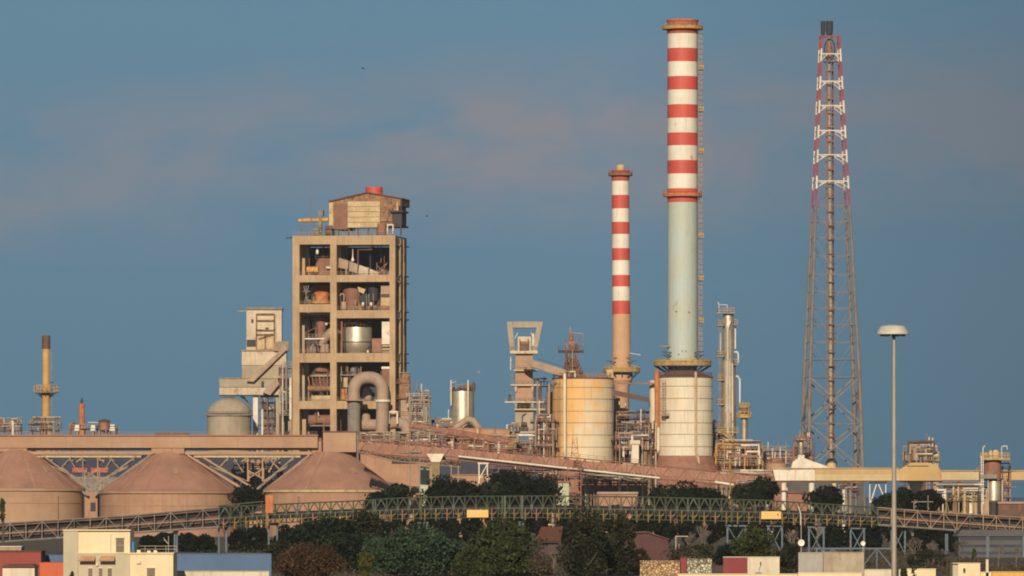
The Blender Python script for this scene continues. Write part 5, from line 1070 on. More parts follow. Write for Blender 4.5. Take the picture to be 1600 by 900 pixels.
steelwork('pipe_structure', 'olive green machinery with white valves between the gallery hopper and the steel vessel', 'pipework', 1466, 1532, 760, 1700, [772, 784], 60, depth=6, nx=6, pipes=26, vessels=12, fm='olive_machine', pm='rust_brown', rg='olive_machine', pal=('olive_machine', 'white_paint', 'white_dish', 'rust_pink', 'steel_dark', 'cream_panel'))
om = thing('machine_house', 'olive green machine house with a steep dark inclined frame above it', 'machine', 1484, 1705); MB(1705).bx(1468, 1496, 774, 900, -2, 3).build('housing', 'olive_machine', om); MB(1705).bx(1500, 1510, 766, 900, -1, 2).build('side_tower', 'rust_pink', om)
for a, b in (((1448, 758), (1482, 756)), ((1470, 757), (1498, 766)), ((1497, 764), (1497, 775)), ((1460, 757), (1478, 768))): MB(1705).br((*a, 0), (*b, 0), 1.6).build('inclined_frame', 'navy_steel', om)
steelwork('pipe_structure', 'dark portal frames with pumps under the yellow gallery left of the white A-frame', 'pipework', 1306, 1338, 757, 1745, [768, 778], 61, depth=5, nx=3, pipes=10, vessels=4, fm='navy_steel', pm='rust_brown', rg='navy_steel')
shed('low brown building behind the bridge under the white end of the yellow gallery', 1740, 1210, 1276, 771, 767, 'rust_pink', 'rust_brown', 9, 'building')
for x0, x1, y0, y1, lb_ in ((1221, 1229, 756, 768, 'small white box tower on the low brown building'), (1264, 1273, 756, 772, 'white rounded bin right of the small white box tower')):
    b = thing('roof_bin', lb_, 'bin', (x0+x1)/2, 1736); MB(1736).lathe((x0+x1)/2, [((x1-x0)*.3, y0-1.5), ((x1-x0)/2, y0), ((x1-x0)/2, y1), ((x1-x0)*.4, 900)], 1, 16).build('bin', 'white_paint', b); MB(1736).bx(x0-.6, x1+.6, y1-2, y1-.6, -.4, 2.4).build('collar', 'rust_pink', b)
shed('grey hangar wall glimpsed under the yellow gallery', 1850, 1225, 1350, 752, 749, 'grey_shed', 'grey_shed', 10, 'hangar')
shed('low bright cream shed strip behind the brown conveyor at the right edge', 1690, 1560, 1650, 787, 784, 'rust_brown', 'duct_dust', 10)
shed('distant low cream warehouse behind the olive machinery', 1800, 1500, 1545, 777, 774.5, 'dust_gallery', 'cream_panel', 10, 'warehouse')
# ------------------------------------------------------------------ conveyor bridge in front of the plant
DG = 1300
def gtop(x): return lerp([(-60, 824), (0, 818), (200, 806), (342, 793), (430, 788), (560, 782.5), (620, 778.5), (700, 776), (860, 775), (1000, 776.5), (1200, 782), (1370, 793), (1470, 801), (1600, 809), (1680, 813)], x)
def gbot(x): return lerp([(-60, 850), (0, 847), (200, 833), (342, 824), (430, 817), (560, 812), (700, 809), (860, 809), (1000, 812), (1240, 816), (1370, 820), (1470, 827), (1600, 837), (1680, 843)], x)
def span(label, x0, x1, step, steel, kind, D=DG):
    t = thing('conveyor_bridge', label, 'bridge', (x0+x1)/2, D)
    n = round((x1-x0)/step); xs = [x0+(x1-x0)*i/n for i in range(n+1)]; w = 4.2
    for nm, fn, ww in (('top_chord', gtop, 1.8), ('bottom_chord', gbot, 1.5 if kind != 'brown' else 2.6)):
        for dd in (0, w):
            m = MB(D); m.tb([(x, fn(x), dd) for x in xs], ww*.56, 4)
            m.build(nm, steel if nm == 'top_chord' or kind != 'brown' else 'steel_grey', t)
    m = MB(D); md = lambda x, f=.5: gtop(x)+(gbot(x)-gtop(x))*f
    for a, b in zip(xs[:-1], xs[1:]):
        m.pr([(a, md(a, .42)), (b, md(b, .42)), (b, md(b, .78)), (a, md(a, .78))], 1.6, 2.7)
    m.build('belt_trough', 'belt_brown' if kind == 'brown' else 'inside_shade', t)  # green span's trough is blackened to paint the shaded interior
    m = MB(D)
    for a, b in zip(xs[:-1], xs[1:]): m.pr([(a, gbot(a)-1), (b, gbot(b)-1), (b, gbot(b)+.6), (a, gbot(a)+.6)], .25, w-.25)
    m.build('walkway', 'belt_brown', t)
    m = MB(D)
    for a, b in zip(xs[:-1], xs[1:]): m.br((a, md(a, .55), -.05), (b, md(b, .55), -.05), 1.1)
    m.build('mid_rail', 'green_grey' if kind == 'green' else 'steel_tan', t)
    if kind == 'brown':
        m = MB(D)
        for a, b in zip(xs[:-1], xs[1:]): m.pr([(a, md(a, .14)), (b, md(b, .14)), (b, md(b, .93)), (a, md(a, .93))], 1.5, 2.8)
        m.build('shade_sheet', 'inside_shade', t)  # black sheet added inside the truss to paint the shaded gaps
        for a, b in zip(xs[:-1], xs[1:]):
            q = (b-a)*.12; MB(D).pr([(a+q, md(a, .42)), (b-q, md(b, .42)), (b-q, md(b, .74)), (a+q, md(a, .74))], .9, 1.0).build('side_sheet', 'belt_dust', t)
        m = MB(D)
        for a, b in zip(xs[:-1], xs[1:]): m.pr([(a, md(a, .0)-1), (b, md(b, .0)-1), (b, md(b, .13)), (a, md(a, .13))], .3, w-.3)
        m.build('cover', 'belt_dust', t)
    for i, (a, b) in enumerate(zip(xs[:-1], xs[1:])):
        m = MB(D); c = (a+b)/2
        for dd in (0, w):
            m.br((a, gtop(a), dd), (a, gbot(a), dd), 1.35)
            if kind == 'green':
                m.br((a, md(a), dd), (c, gtop(c), dd), 1.0); m.br((b, md(b), dd), (c, gtop(c), dd), 1.0)
                m.br((a, md(a), dd), (c, gbot(c), dd), 1.0); m.br((b, md(b), dd), (c, gbot(c), dd), 1.0)
                m.bx(a-2, a+2, md(a)-3, md(a)+3, dd-.12, dd+.12)
            else:
                if i % 2: m.br((a, gtop(a), dd), (b, gbot(b), dd), 1.0)
                else: m.br((a, gbot(a), dd), (b, gtop(b), dd), 1.0)
        m.br((a, gbot(a), 0), (a, gbot(a), w), 1.2); m.br((a, gtop(a), 0), (a, gtop(a), w), .9)
        m.build('truss_panel', steel if (i % 7) else 'green_grey', t)
        if kind == 'green':
            m = MB(D); q = a+step*.42
            m.br((q, md(q, .58), -.35), (q, gbot(q)+4, -.35), 1.5); m.br((q, md(q, .9), -.35), (q+7, md(q, .72), -.3), .9); m.br((q-7, md(q, .8), -.3), (q+7, md(q, .8), -.3), .7)
            m.build('bracket', 'yellow_steel' if i % 4 else 'rust_pink', t)
    return t
# near-side posts that are thicker
sp1 = span('brown dusty conveyor bridge climbing from the left edge towards the green truss', -60, 342, 25, 'steel_grey', 'brown')
sp2 = span('long green latticed truss bridge crossing the whole middle of the view', 342, 1372, 17.45, 'green_steel', 'green')
sp3 = span('brown dusty conveyor bridge sloping down to the right edge beyond the high lamp mast', 1372, 1680, 20, 'steel_tan', 'brown')
for x, mt in ((417, 'yellow_steel'), (583, 'green_steel'), (658, 'green_steel'), (785, 'green_steel'), (789, 'green_grey'), (816, 'green_grey'), (994, 'green_steel'), (1143, 'green_steel')):
    MB(DG).bx(x-1.5, x+1.5, gtop(x)-1, gbot(x)+2, -.45, -.1).build('heavy_post', mt, sp2)
MB(DG).bx(415, 427, 774, 802, -.5, .3).build('orange_box', 'rust_orange', sp2, 'rusty orange box on the left part of the green bridge')
m = MB(DG); m.br((342, 790, .0), (412, 783.5, 0), 1.6); m.build('handrail', 'green_steel', sp2)
for x0, x1, y0, y1, lab in ((729.5, 763, 796.5, 808.5, 'plain yellow board on the green bridge left of the olive tree top'), (1189.5, 1220.5, 799, 811, 'plain yellow board with a small black mark on the right part of the green bridge')):
    b = thing('yellow_board', lab, 'board', (x0+x1)/2, DG-1.2); MB(DG-1.2).bx(x0, x1, y0, y1, 0, .12).build('panel', 'sign_yellow', b)
    for x in (x0+5, x1-5): MB(DG-1.2).bx(x-.6, x+.6, y0-1, y1+3, .13, .5).build('bracket', 'rust_brown', b)
    if x0 > 1000: MB(DG-1.2).bx(1215, 1216.4, 802.5, 806, -.03, 0).build('mark', 'steel_dark', b)
g2 = thing('safety_gantry', 'thin grey rail gantry standing on the bridge right of the high lamp mast', 'gantry', 1440, DG+2)
for a, b in (((1428, 784), (1428, 812)), ((1450, 774), (1450, 818)), ((1424, 784), (1458, 784)), ((1432, 818), (1452, 794))): MB(DG+2).br((*a, 0), (*b, 0), 1.3).build('bar', 'steel_grey', g2)
steps = thing('walkway_light', 'white stay leaning on the bridge above the round white dish', 'stay', 1249, DG-2); MB(DG-2).tb([(1247.5, 791, 0), (1251, 803, 0), (1251, 820, 0)], .9, 8).build('stay', 'white_paint', steps)
# trestles
for i, (xa, xb, y0, lab) in enumerate((
        (1136.5, 1164, 821, 'blue grey braced trestle left of the small green tree under the bridge'), (1200, 1222, 821, 'blue grey braced trestle just right of the small green tree'),
        (1264, 1287, 823, 'blue grey braced trestle right of the round white dish pole'), (1329, 1350, 825, 'blue grey braced trestle above the right end of the canvas wall'),
        (1393, 1414, 822, 'blue grey braced trestle directly behind the high lamp mast'))):
    t = trestle(lab, DG+2, xa, xb, y0, 'steel_blue', True, group='braced trestles under the truss bridge', w=2.8)
for xa, xb, y0, lab in ((273, 276.5, 830, 'single grey post below the brown bridge right of the cream house'), (342, 353.5, 824, 'pair of grey blue posts where the green truss begins'), (420, 433, 819, 'pair of grey posts behind the red brown tree'), (576, 589, 817, 'pair of pale blue posts between the dark trees left of the blue green tree'), (655, 667, 816, 'pair of posts just above the blue green tree top'), (812, 817.5, 814, 'pair of close posts between the olive tree and dark oak tree'), (1478, 1480, 828, 'slim dark post under the right brown bridge')):
    trestle(lab, DG+2, xa, xb, y0, 'steel_blue', False, group='plain trestles under the truss bridge', w=2.6)
pb = thing('pipe_bridge', 'low blue grey pipe bridge with triangular bracing between the canvas wall and the high mast', 'bridge', 1335, 980)
MB(980).br((1272, 857, 0), (1400, 857, 0), 2.4).build('top_beam', 'steel_blue', pb)
for a, b in (((1370, 858), (1370, 895)), ((1369, 858), (1350, 882)), ((1371, 858), (1394, 886)), ((1300, 858), (1280, 882)), ((1302, 858), (1322, 886)), ((1301, 858), (1301, 890))): MB(980).br((*a, 0), (*b, 0), 1.6).build('brace', 'steel_blue', pb)
for x in (1276, 1396): MB(980).bx(x-1.2, x+1.2, 857, 900, -.2, .2).build('leg', 'steel_blue', pb)
gs = thing('grey_shed', 'large grey shed with dark window bands low at the right edge', 'building', 1560, 1250)
MB(1250).bx(1498, 1680, 838, 900, 0, 12).build('wall', 'grey_shed', gs); MB(1250).pr([(1494, 838), (1684, 838), (1680, 828), (1502, 828)], -.5, 12).build('roof', 'grey_shed', gs)
for y in (840, 851, 862, 874): MB(1250).bx(1500, 1678, y, y+3.6, -.12, 0).build('window_band', 'navy_shed', gs)
for x in (1543, 1600): MB(1250).bx(x-2.4, x+2.4, 830, 900, -.4, -.13).build('pilaster', 'steel_blue', gs)
# ------------------------------------------------------------------ trees
def tree(label, px, top, wpx, D, lf, seed, h=None, name='tree', lobes=9, dens=1.0, leafs=.55, flat=.75, trunk='bark', group=None, gap=.0, skirt=.12):
    rnd = np.random.default_rng(seed); rr = random.Random(seed); u = K*D
    cx = X(px, D); zt = Z(top, D); w = wpx*u; zb = 0.0; H = zt-zb; ch = min(H*(1-skirt), w*flat*1.2); cz = zt-ch/2
    t = thing(name, label, 'tree', px, D, group=group)
    L_ = []; lobes = int(lobes*1.45); dens *= .8
    for i in range(lobes):
        a = rr.random()*6.283; q = rr.random()**.6*.62; zz = rr.uniform(-.95, .62); k = math.sqrt(max(.1, 1-zz*zz*.8))
        L_.append((cx+w/2*q*k*math.cos(a), D+w*.42*q*k*math.sin(a), cz+ch/2*zz*.8, rr.choice((.14, .18, .24, .30))*w, rr.uniform(.15, .27)*ch*1.05))
    L_.append((cx, D, zt-ch*.25, w*.26, ch*.25))
    nleaf = int(dens*380*len(L_)); leafs *= .82; c = []
    lob = np.array(L_); idx = rnd.integers(0, len(L_), nleaf)
    v = rnd.normal(size=(nleaf, 3)); v /= np.linalg.norm(v, axis=1)[:, None]; rad = 1-np.abs(rnd.normal(0, .20, nleaf)); rad[::7] = rnd.uniform(.95, 1.22, len(rad[::7]))
    P = np.stack([lob[idx, 0]+v[:, 0]*lob[idx, 3]*rad, lob[idx, 1]+v[:, 1]*lob[idx, 3]*rad, lob[idx, 2]+v[:, 2]*lob[idx, 4]*rad], 1)
    # thin out with a coarse noise so sky and dark gaps show through
    keep = np.array([mnoise.noise(Vector(p)*(.55)) > -.32+gap for p in P]); P = P[keep]; v = v[keep]
    P = P[P[:, 2] > .3]; v = v[:len(P)]
    n = len(P); nrm = v+rnd.normal(0, .55, (n, 3)); nrm /= np.linalg.norm(nrm, axis=1)[:, None]
    ref = rnd.normal(size=(n, 3)); a = np.cross(nrm, ref); a /= np.linalg.norm(a, axis=1)[:, None]; b = np.cross(nrm, a)
    sz = leafs*rnd.uniform(.55, 1.35, n)[:, None]
    q = [P-a*sz*.5, P-a*sz*.1-b*sz*.42, P+a*sz*.55-b*sz*.1, P+a*sz*.2+b*sz*.42, P-a*sz*.25+b*sz*.34+nrm*sz*.15]
    V = np.stack(q, 1).reshape(-1, 3); F = [tuple(range(5*i, 5*i+5)) for i in range(n)]
    m = MB(D); m.v = [tuple(x) for x in V]; m.f = F; m.sm = [False]*n; m.build('crown', lf, t)
    m = MB(D); tr = max(.18, w*.022); m.tube3([(cx, D, 0), (cx+rr.uniform(-.3, .3), D, H*.3), (cx+rr.uniform(-.6, .6), D, zt-ch*.55)], [tr*1.4, tr, tr*.6], 8)
    for i in range(7):
        lx = L_[i % len(L_)]; z0 = H*rr.uniform(.2, .4)
        m.tube3([(cx, D, z0), ((cx+lx[0])/2, (D+lx[1])/2, (z0+lx[2])/2+.4), (lx[0], lx[1], lx[2])], [tr*.6, tr*.4, tr*.12], 6)
    m.build('trunk', trunk, t)
    for i in range(5 if name == 'tree' else 2):   # bare boughs poking out of the leaves
        lx = rr.choice(L_); e = Vector((lx[0]+rr.uniform(-1, 1)*lx[3]*.9, lx[1]-lx[3]*.8, lx[2]+rr.uniform(.2, .9)*lx[4])); s0 = Vector((lx[0], lx[1]-lx[3]*.3, lx[2]-lx[4]*.5))
        MB(D).tube3([s0, (s0+e)/2+Vector((rr.uniform(-.5, .5), -.3, .2)), e], [tr*.28, tr*.2, tr*.06], 5).build('bough', trunk, t)
    return t
def bare(label, px, top, wpx, D, seed, mt='bark_pale', group=None):
    rr = random.Random(seed); t = thing('bare_tree', label, 'tree', px, D, group=group); m = MB(D); cx = X(px, D); H = Z(top, D); w = wpx*K*D
    def grow(p, d, l, r, k):
        q = p+d*l; m.tube3([p, q], [r, r*.65], 5, caps=False)
        if k == 0: return
        for i in range(3 if k > 1 else 4):
            nd_ = (d+Vector((rr.uniform(-.75, .75)*w/H*1.2, rr.uniform(-.6, .6), rr.uniform(-.1, .45)))).normalized(); grow(q, nd_, l*rr.uniform(.62, .8), r*.62, k-1)
    grow(Vector((cx, D, 0)), Vector((0, 0, 1)), H*.30, max(.12, H*.022), 5); m.build('branches', mt, t); return t
# wood behind the bridge: individual dark trees
far = [(352, 790, 34, 1480, 'dark scrubby tree left of the dark tree between the silos'), (385, 757, 46, 1500, 'dark tree standing between the middle and third silos'), (590, 768, 34, 1500, 'small dark tree at the right foot of the third silo'), (622, 755, 36, 1500, 'rounded dark tree below the pink shed right of the third silo'),
       (690, 741, 62, 1500, 'dark tree left of the small white frame'), (724, 752, 50, 1480, 'dark tree under the small white frame'), (765, 752, 50, 1500, 'lower green tree right of the small white frame'), (800, 730, 84, 1520, 'tall broad dark tree left of the pale green hut'), (843, 744, 60, 1490, 'dark tree touching the pale green hut'),
       (1040, 756, 60, 1480, 'left half of the dome shaped dark trees below the cream tank'), (1072, 750, 70, 1500, 'tallest dome shaped dark tree below the cream tank'), (1106, 762, 50, 1480, 'small dark tree at the right of the dome shaped trees'),
       (1165, 757, 34, 1490, 'dark tree just right of the yellow post'), (1192, 744, 44, 1500, 'pointed dark tree at the left end of the white gallery'), (1290, 758, 46, 1500, 'dark tree under the middle of the white gallery'), (1390, 770, 48, 1480, 'dark tree behind the high lamp mast'), (1413, 762, 36, 1500, 'dark tree just right of the high lamp mast'), (1452, 764, 40, 1490, 'dark tree left of the olive machinery')]
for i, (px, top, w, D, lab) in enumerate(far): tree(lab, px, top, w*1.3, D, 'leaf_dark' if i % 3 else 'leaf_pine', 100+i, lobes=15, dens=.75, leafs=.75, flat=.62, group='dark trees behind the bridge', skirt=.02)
rr = random.Random(9)
k = 0
under = [(235, 836), (262, 833), (292, 834), (318, 832), (372, 826), (402, 822), (446, 818), (480, 800), (512, 798), (548, 800), (590, 804), (625, 792), (660, 790), (700, 789), (738, 792), (775, 790), (812, 792), (850, 790), (888, 789), (925, 792), (962, 790), (1000, 792), (1038, 790), (1078, 793), (1116, 790), (1150, 794), (1188, 793), (1228, 796), (1262, 797), (1300, 797), (1335, 800), (1368, 802), (1404, 804), (1440, 808), (1472, 818), (1502, 832)]
order = ['right of the cream house', 'near the brown bridge span', 'left of the dark trees', 'behind the red brown tree', 'behind the blue green tree', 'behind the olive tree', 'behind the dark oak tree', 'behind the pale walls', 'between the braced trestles', 'right of the high lamp mast']
for i, (px, top) in enumerate(under):
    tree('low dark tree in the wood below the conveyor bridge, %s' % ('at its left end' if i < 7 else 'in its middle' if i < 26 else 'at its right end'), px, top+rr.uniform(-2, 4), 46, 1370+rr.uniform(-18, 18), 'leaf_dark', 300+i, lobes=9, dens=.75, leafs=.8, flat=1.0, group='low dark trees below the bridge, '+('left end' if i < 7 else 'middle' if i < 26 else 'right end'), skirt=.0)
# nearer trees
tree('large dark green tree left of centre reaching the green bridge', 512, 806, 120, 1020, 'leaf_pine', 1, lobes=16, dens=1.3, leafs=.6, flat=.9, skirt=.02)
tree('dark green tree with brownish top right of the red brown tree', 566, 797, 78, 1030, 'leaf_oak', 2, lobes=12, dens=1.2, leafs=.6, flat=1.0, skirt=.02)
tree('rounded red brown autumn tree beside the blue wall', 476, 847, 118, 925, 'leaf_rusty', 3, lobes=24, dens=2.2, leafs=.3, flat=.75, trunk='bark_pale', skirt=.02)
tree('broad blue green tree in the middle foreground', 648, 817, 160, 950, 'leaf_blue', 4, lobes=22, dens=1.4, leafs=.5, flat=.8, skirt=.02)
tree('small yellow green bush between the red brown and blue green trees', 571, 862, 34, 915, 'leaf_yellow', 5, lobes=7, dens=.9, leafs=.4, flat=1.0, skirt=.0, name='bush')
tree('olive green tree left of the red tiled roof', 782, 806, 118, 955, 'leaf_olive', 6, lobes=18, dens=1.3, leafs=.5, flat=.9, skirt=.02)
tree('low olive green bush in front of the olive green tree', 740, 852, 70, 915, 'leaf_olive', 7, lobes=10, dens=1.1, leafs=.45, flat=.9, skirt=.0, name='bush')
tree('large dark oak like tree right of the red tiled roof, with pale twigs', 912, 790, 96, 950, 'leaf_oak', 8, lobes=18, dens=1.3, leafs=.5, flat=1.25, trunk='bark_pale', skirt=.02)
tree('right shoulder of the dark oak like tree beside the rose wall', 968, 800, 62, 960, 'leaf_oak', 18, lobes=13, dens=1.2, leafs=.5, flat=1.5, trunk='bark_pale', skirt=.02)
tree('small green tree behind the pale wall with a wine red section', 1178, 820, 84, 955, 'leaf_olive', 9, lobes=14, dens=1.2, leafs=.48, flat=.85, skirt=.02)
tree('dark green bush left of the small green tree', 1135, 850, 52, 965, 'leaf_pine', 10, lobes=9, dens=1.1, leafs=.45, flat=.9, skirt=.0, name='bush')
tree('dry brownish bush above the stone wall', 1068, 852, 76, 970, 'leaf_dry', 11, lobes=10, dens=.8, leafs=.4, flat=.6, skirt=.0, name='bush', gap=.1)
tree('dry brownish bush between the olive bush and the dark oak', 846, 862, 50, 925, 'leaf_dry', 12, lobes=8, dens=.7, leafs=.38, flat=.8, skirt=.0, name='bush', gap=.1)
tree('dry bush at the right foot of the high mast', 1450, 858, 70, 1080, 'leaf_oak', 13, lobes=10, dens=.9, leafs=.4, flat=.6, skirt=.0, name='bush', gap=.05)
for i, (px, top, w, D, lf, lab) in enumerate(((706, 834, 70, 975, 'leaf_pine', 'dark green tree filling the gap between the blue green and olive trees'), (588, 838, 70, 985, 'leaf_blue', 'smaller blue green tree at the left shoulder of the broad blue green one'), (536, 832, 80, 990, 'leaf_pine', 'dark green tree rising directly behind the red brown autumn tree'), (1000, 858, 46, 985, 'leaf_oak', 'low dark tree hiding the foot of the rose pink wall'), (1095, 850, 60, 990, 'leaf_olive', 'low olive tree behind the white stone patterned wall'), (1236, 850, 50, 990, 'leaf_oak', 'low dark tree left of the canvas wall and the round dish'), (440, 842, 60, 1000, 'leaf_oak', 'low dark tree at the right end of the blue wall'))):
    tree(lab, px, top, w, D, lf, 800+i, lobes=12, dens=1.1, leafs=.46, flat=.95, skirt=.0)
for i, (px, top, w, lab) in enumerate(((1098, 818, 30, 'bare pale tree behind the stone walls'), (1078, 830, 26, 'smaller bare tree left of the bare pale tree'), (1238, 826, 26, 'bare tree left of the round white dish'), (1500, 838, 34, 'bare dark tree in front of the grey shed, nearest the small white house'), (1430, 838, 40, 'bare tree between the high mast and the grey shed'), (1462, 842, 30, 'bare tree right of the middle bare tree by the mast'), (1560, 850, 34, 'bare tree against the grey shed above the yellow wall'), (1588, 852, 30, 'rightmost bare tree against the grey shed'), (865, 856, 30, 'bare pale twigs in front of the dark oak like tree'), (912, 862, 30, 'bare white twigs at the foot of the dark oak'))): bare(lab, px, top, w, 1085 if i < 8 else 1000, 500+i, 'bark_pale' if i != 3 else 'bark')
for i, (px, top, w, lab) in enumerate(((1413, 884, 14, 'small palm like shrub left on the pale wall by the mast'), (1428, 884, 14, 'small palm like shrub right on the pale wall by the mast'), (113, 893, 6, 'tiny shrub at the foot of the cream house'), (4, 776, 14, 'dark cypress tip at the left picture edge'), (1522, 857, 8, 'tiny palm above the small white house'))): tree(lab, px, top, w, 800 if i not in (3, 4) else 1200, 'leaf_olive', 700+i, lobes=6, dens=.35, leafs=.35, flat=2.2, skirt=.0, name='shrub')
# dry scrub on the ground between the trees: low mounds of small sprays
rn = np.random.default_rng(5); n = 36000
mx_ = rn.uniform(-85, 85, 420); my_ = rn.uniform(965, 1290, 420); ms = rn.uniform(1.2, 3.2, 420); mh = rn.uniform(.6, 2.4, 420)
k_ = rn.integers(0, 420, n); P = np.stack([mx_[k_]+rn.normal(0, 1, n)*ms[k_], my_[k_]+rn.normal(0, 1, n)*ms[k_], np.zeros(n)], 1)
P[:, 2] = rn.uniform(.05, 1, n)*mh[k_]*np.exp(-((P[:, 0]-mx_[k_])**2+(P[:, 1]-my_[k_])**2)/(2*ms[k_]**2))
a = rn.normal(size=(n, 3)); a /= np.linalg.norm(a, axis=1)[:, None]; b = rn.normal(size=(n, 3)); b -= a*(a*b).sum(1)[:, None]; b /= np.linalg.norm(b, axis=1)[:, None]
sz = rn.uniform(.12, .34, n)[:, None]
V = np.stack([P-a*sz, P-b*sz*.5, P+a*sz, P+b*sz*.5], 1).reshape(-1, 3); g = MB(); g.v = [tuple(q) for q in V]; g.f = [tuple(range(4*i, 4*i+4)) for i in range(n)]; g.sm = [False]*n
o = g.build('scrub', 'leaf_dry'); o['kind'] = 'stuff'; o['label'] = 'dry brown scrub between the trees and the bridge'; o['category'] = 'scrub'
# ------------------------------------------------------------------ foreground buildings (0.8 km away)
DN = 800
bh = thing('house', 'cream flat roofed house with orange awnings at the lower left', 'house', 184, DN)
MB(DN).bx(99, 121.8, 829, 1000, .0, 9).build('side_wall', 'grey_wall', bh)
MB(DN).bx(121.8, 203, 830, 864, .25, 9).build('upper_wall', 'cream_wall', bh); MB(DN).bx(98.4, 204, 827.6, 829.4, -.2, 9.2).build('parapet', 'cream_wall', bh)
MB(DN).bx(121.8, 202, 864, 1000, .1, 9.01).build('lower_wall', 'grey_wall', bh); MB(DN).bx(202, 271, 865.5, 1000, -.5, 9).build('wing_wall', 'cream_wall', bh)
MB(DN).bx(200.8, 272, 863.6, 865.5, -.7, 9.2).build('wing_parapet', 'cream_wall', bh); MB(DN).bx(121.8, 201, 863, 865, -.05, .2).build('string_course', 'cream_wall', bh)
MB(DN).bx(172.5, 173.4, 834, 863, .1, .25).build('downpipe', 'grey_wall', bh)
d_ = MB(DN).bx(181, 193.5, 841, 863, .15, .26).build('door', 'shutter', bh)
for x0, x1 in ((138, 144), (154.5, 159.5), (168.5, 174.5)):
    w_ = MB(DN).bx(x0, x1, 888, 905, .0, .12).build('window', 'shutter', bh); MB(DN).bx(x0-.6, x1+.6, 886.8, 888, -.05, .12).build('frame', 'cream_wall', w_)
w_ = MB(DN).bx(230, 242.5, 887.5, 905, -.56, -.45).build('window', 'shutter', bh); MB(DN).bx(229, 243.5, 886.3, 887.5, -.62, -.45).build('frame', 'cream_wall', w_)
for x0, x1 in ((123, 149), (155, 180)):
    a_ = thing('awning', 'orange sloping awning, %s of the two on the cream house' % ('left' if x0 < 130 else 'right'), 'awning', (x0+x1)/2, DN, py=870)
    m = MB(DN); A = m.pt(x0+3, 868, .1); B = m.pt(x1, 868, .1); C2 = m.pt(x1-1, 876, -1.1); D2_ = m.pt(x0, 876, -1.1); m.add([A, B, C2, D2_, A-Vector((0,0,.05)), B-Vector((0,0,.05)), C2-Vector((0,0,.05)), D2_-Vector((0,0,.05))], [(0,1,2,3),(7,6,5,4),(0,4,5,1),(1,5,6,2),(2,6,7,3),(3,7,4,0)]); m.build('canvas', 'awning_cloth', a_)
    MB(DN).br((x0, 876.4, -1.1), (x1-1, 876.4, -1.1), .9).build('front_bar', 'shutter', a_)
for x in (121.2, 202.4): MB(DN).bx(x, x+.7, 866, 1000, -.06 if x < 200 else -.62, .02 if x < 200 else -.5).build('gutter_pipe', 'galvanised', bh)
MB(DN).bx(181, 193.5, 851.7, 852.3, .08, .14).build('door_rail', 'grey_wall', bh); MB(DN).bx(180.2, 194.3, 839.8, 841, .05, .25).build('door_lintel', 'grey_wall', bh)
MB(DN).bx(150, 153.5, 880, 884, -.25, .1).build('air_conditioner', 'white_paint', bh); MB(DN).bx(214, 220, 876, 880.5, -.85, -.5).build('air_conditioner', 'white_paint', bh)
m = MB(DN); m.rail([m.pt(204, 864, 8.6), m.pt(270, 864, 8.6)], h=.8, w=.05, step=1.2); m.build('roof_railing', 'galvanised', bh)
wtk = thing('water_tank', 'small blue water tank on the roof of the cream house wing', 'tank', 206.5, DN, 1, py=864); MB(DN).lathe(206.5, [(1.5, 846), (3.5, 847.5), (3.6, 860)], 1.5, 16).build('drum', 'blue_plastic', wtk); MB(DN).bx(203, 210, 860, 863.6, 1, 2).build('stand', 'steel_blue', wtk)
for i, (x0, x1, y, mt) in enumerate(((213, 219, 859.5, 'cream_wall'), (229, 235, 860.5, 'white_paint'), (239, 245, 860, 'cream_wall'))): tag(MB(DN).pr([(x0, 863.6), (x1, 863.6), (x1-.6, y), (x0+.4, y)], 1, 2).build('roof_vent', mt), ('leftmost small pale roof vent beside the blue water tank', 'white roof vent in the middle of the wing roof', 'rightmost small roof vent on the wing roof')[i], 'vent')
an = thing('aerial', 'small grey aerial on the wing roof of the cream house', 'aerial', 262, DN, 2, py=864); m = MB(DN); m.br((262, 838, 2), (262, 863.6, 2), .7); m.br((255, 843, 2), (262, 850, 2), 1.2); m.br((254, 840, 2), (258, 846, 2), .6); m.build('mast', 'galvanised', an)
bs_ = thing('blue_wall', 'long plain blue corrugated wall right of the cream house', 'wall', 345, 830); MB(830).bx(262, 424, 865.5, 1000, 0, .5).build('sheet', 'blue_wall', bs_); MB(830).bx(262, 424, 864.6, 865.5, -.1, .6).build('coping', 'steel_blue', bs_)
pw = thing('garden_wall', 'low pale wall along the foot of the blue wall', 'wall', 345, 812); MB(812).bx(271, 420, 893, 1000, 0, .4).build('wall', 'pale_wall', pw); MB(812).bx(270, 421, 892, 893, -.1, .5).build('coping', 'pale_green', pw)
rb = thing('house', 'dark red walled building at the lower left corner', 'building', 25, 840); MB(840).bx(-20, 64, 862, 1000, 0, 8).build('wall', 'red_wall', rb); MB(840).bx(-20, 65, 860.6, 862, -.2, 8.2).build('parapet', 'rust_brown', rb)
ob = thing('house', 'bright orange red walled building left of the cream house', 'building', 82, 835); MB(835).bx(62, 99, 879, 1000, 0, 8).build('wall', 'orange_wall', ob)
bp_ = thing('blue_container', 'blue strip of a container roof behind the orange red building', 'container', 83, 850); MB(850).bx(64, 100, 867, 879, 0, 3).build('body', 'blue_wall', bp_); MB(850).bx(64, 100, 866.4, 867, -.1, 3.1).build('roof_edge', 'steel_blue', bp_)
cb_ = thing('house', 'small cream walled building in the lower left corner before the dark red one', 'building', 28, DN); MB(DN).bx(4, 54, 886, 1000, 0, 6).build('wall', 'pale_wall', cb_); MB(DN).pr([(1, 886), (57, 886), (50, 882), (8, 882)], -.4, 6.4).build('roof', 'terracotta', cb_)
lr = thing('flat_building', 'pale flat roofed block behind the dark red building at the left edge', 'building', 15, 900); MB(900).bx(-20, 33, 855, 1000, 0, 6).build('wall', 'duct_dust', lr); MB(900).bx(-20, 34, 853.4, 855, -.2, 6.2).build('roof', 'pale_wall', lr)
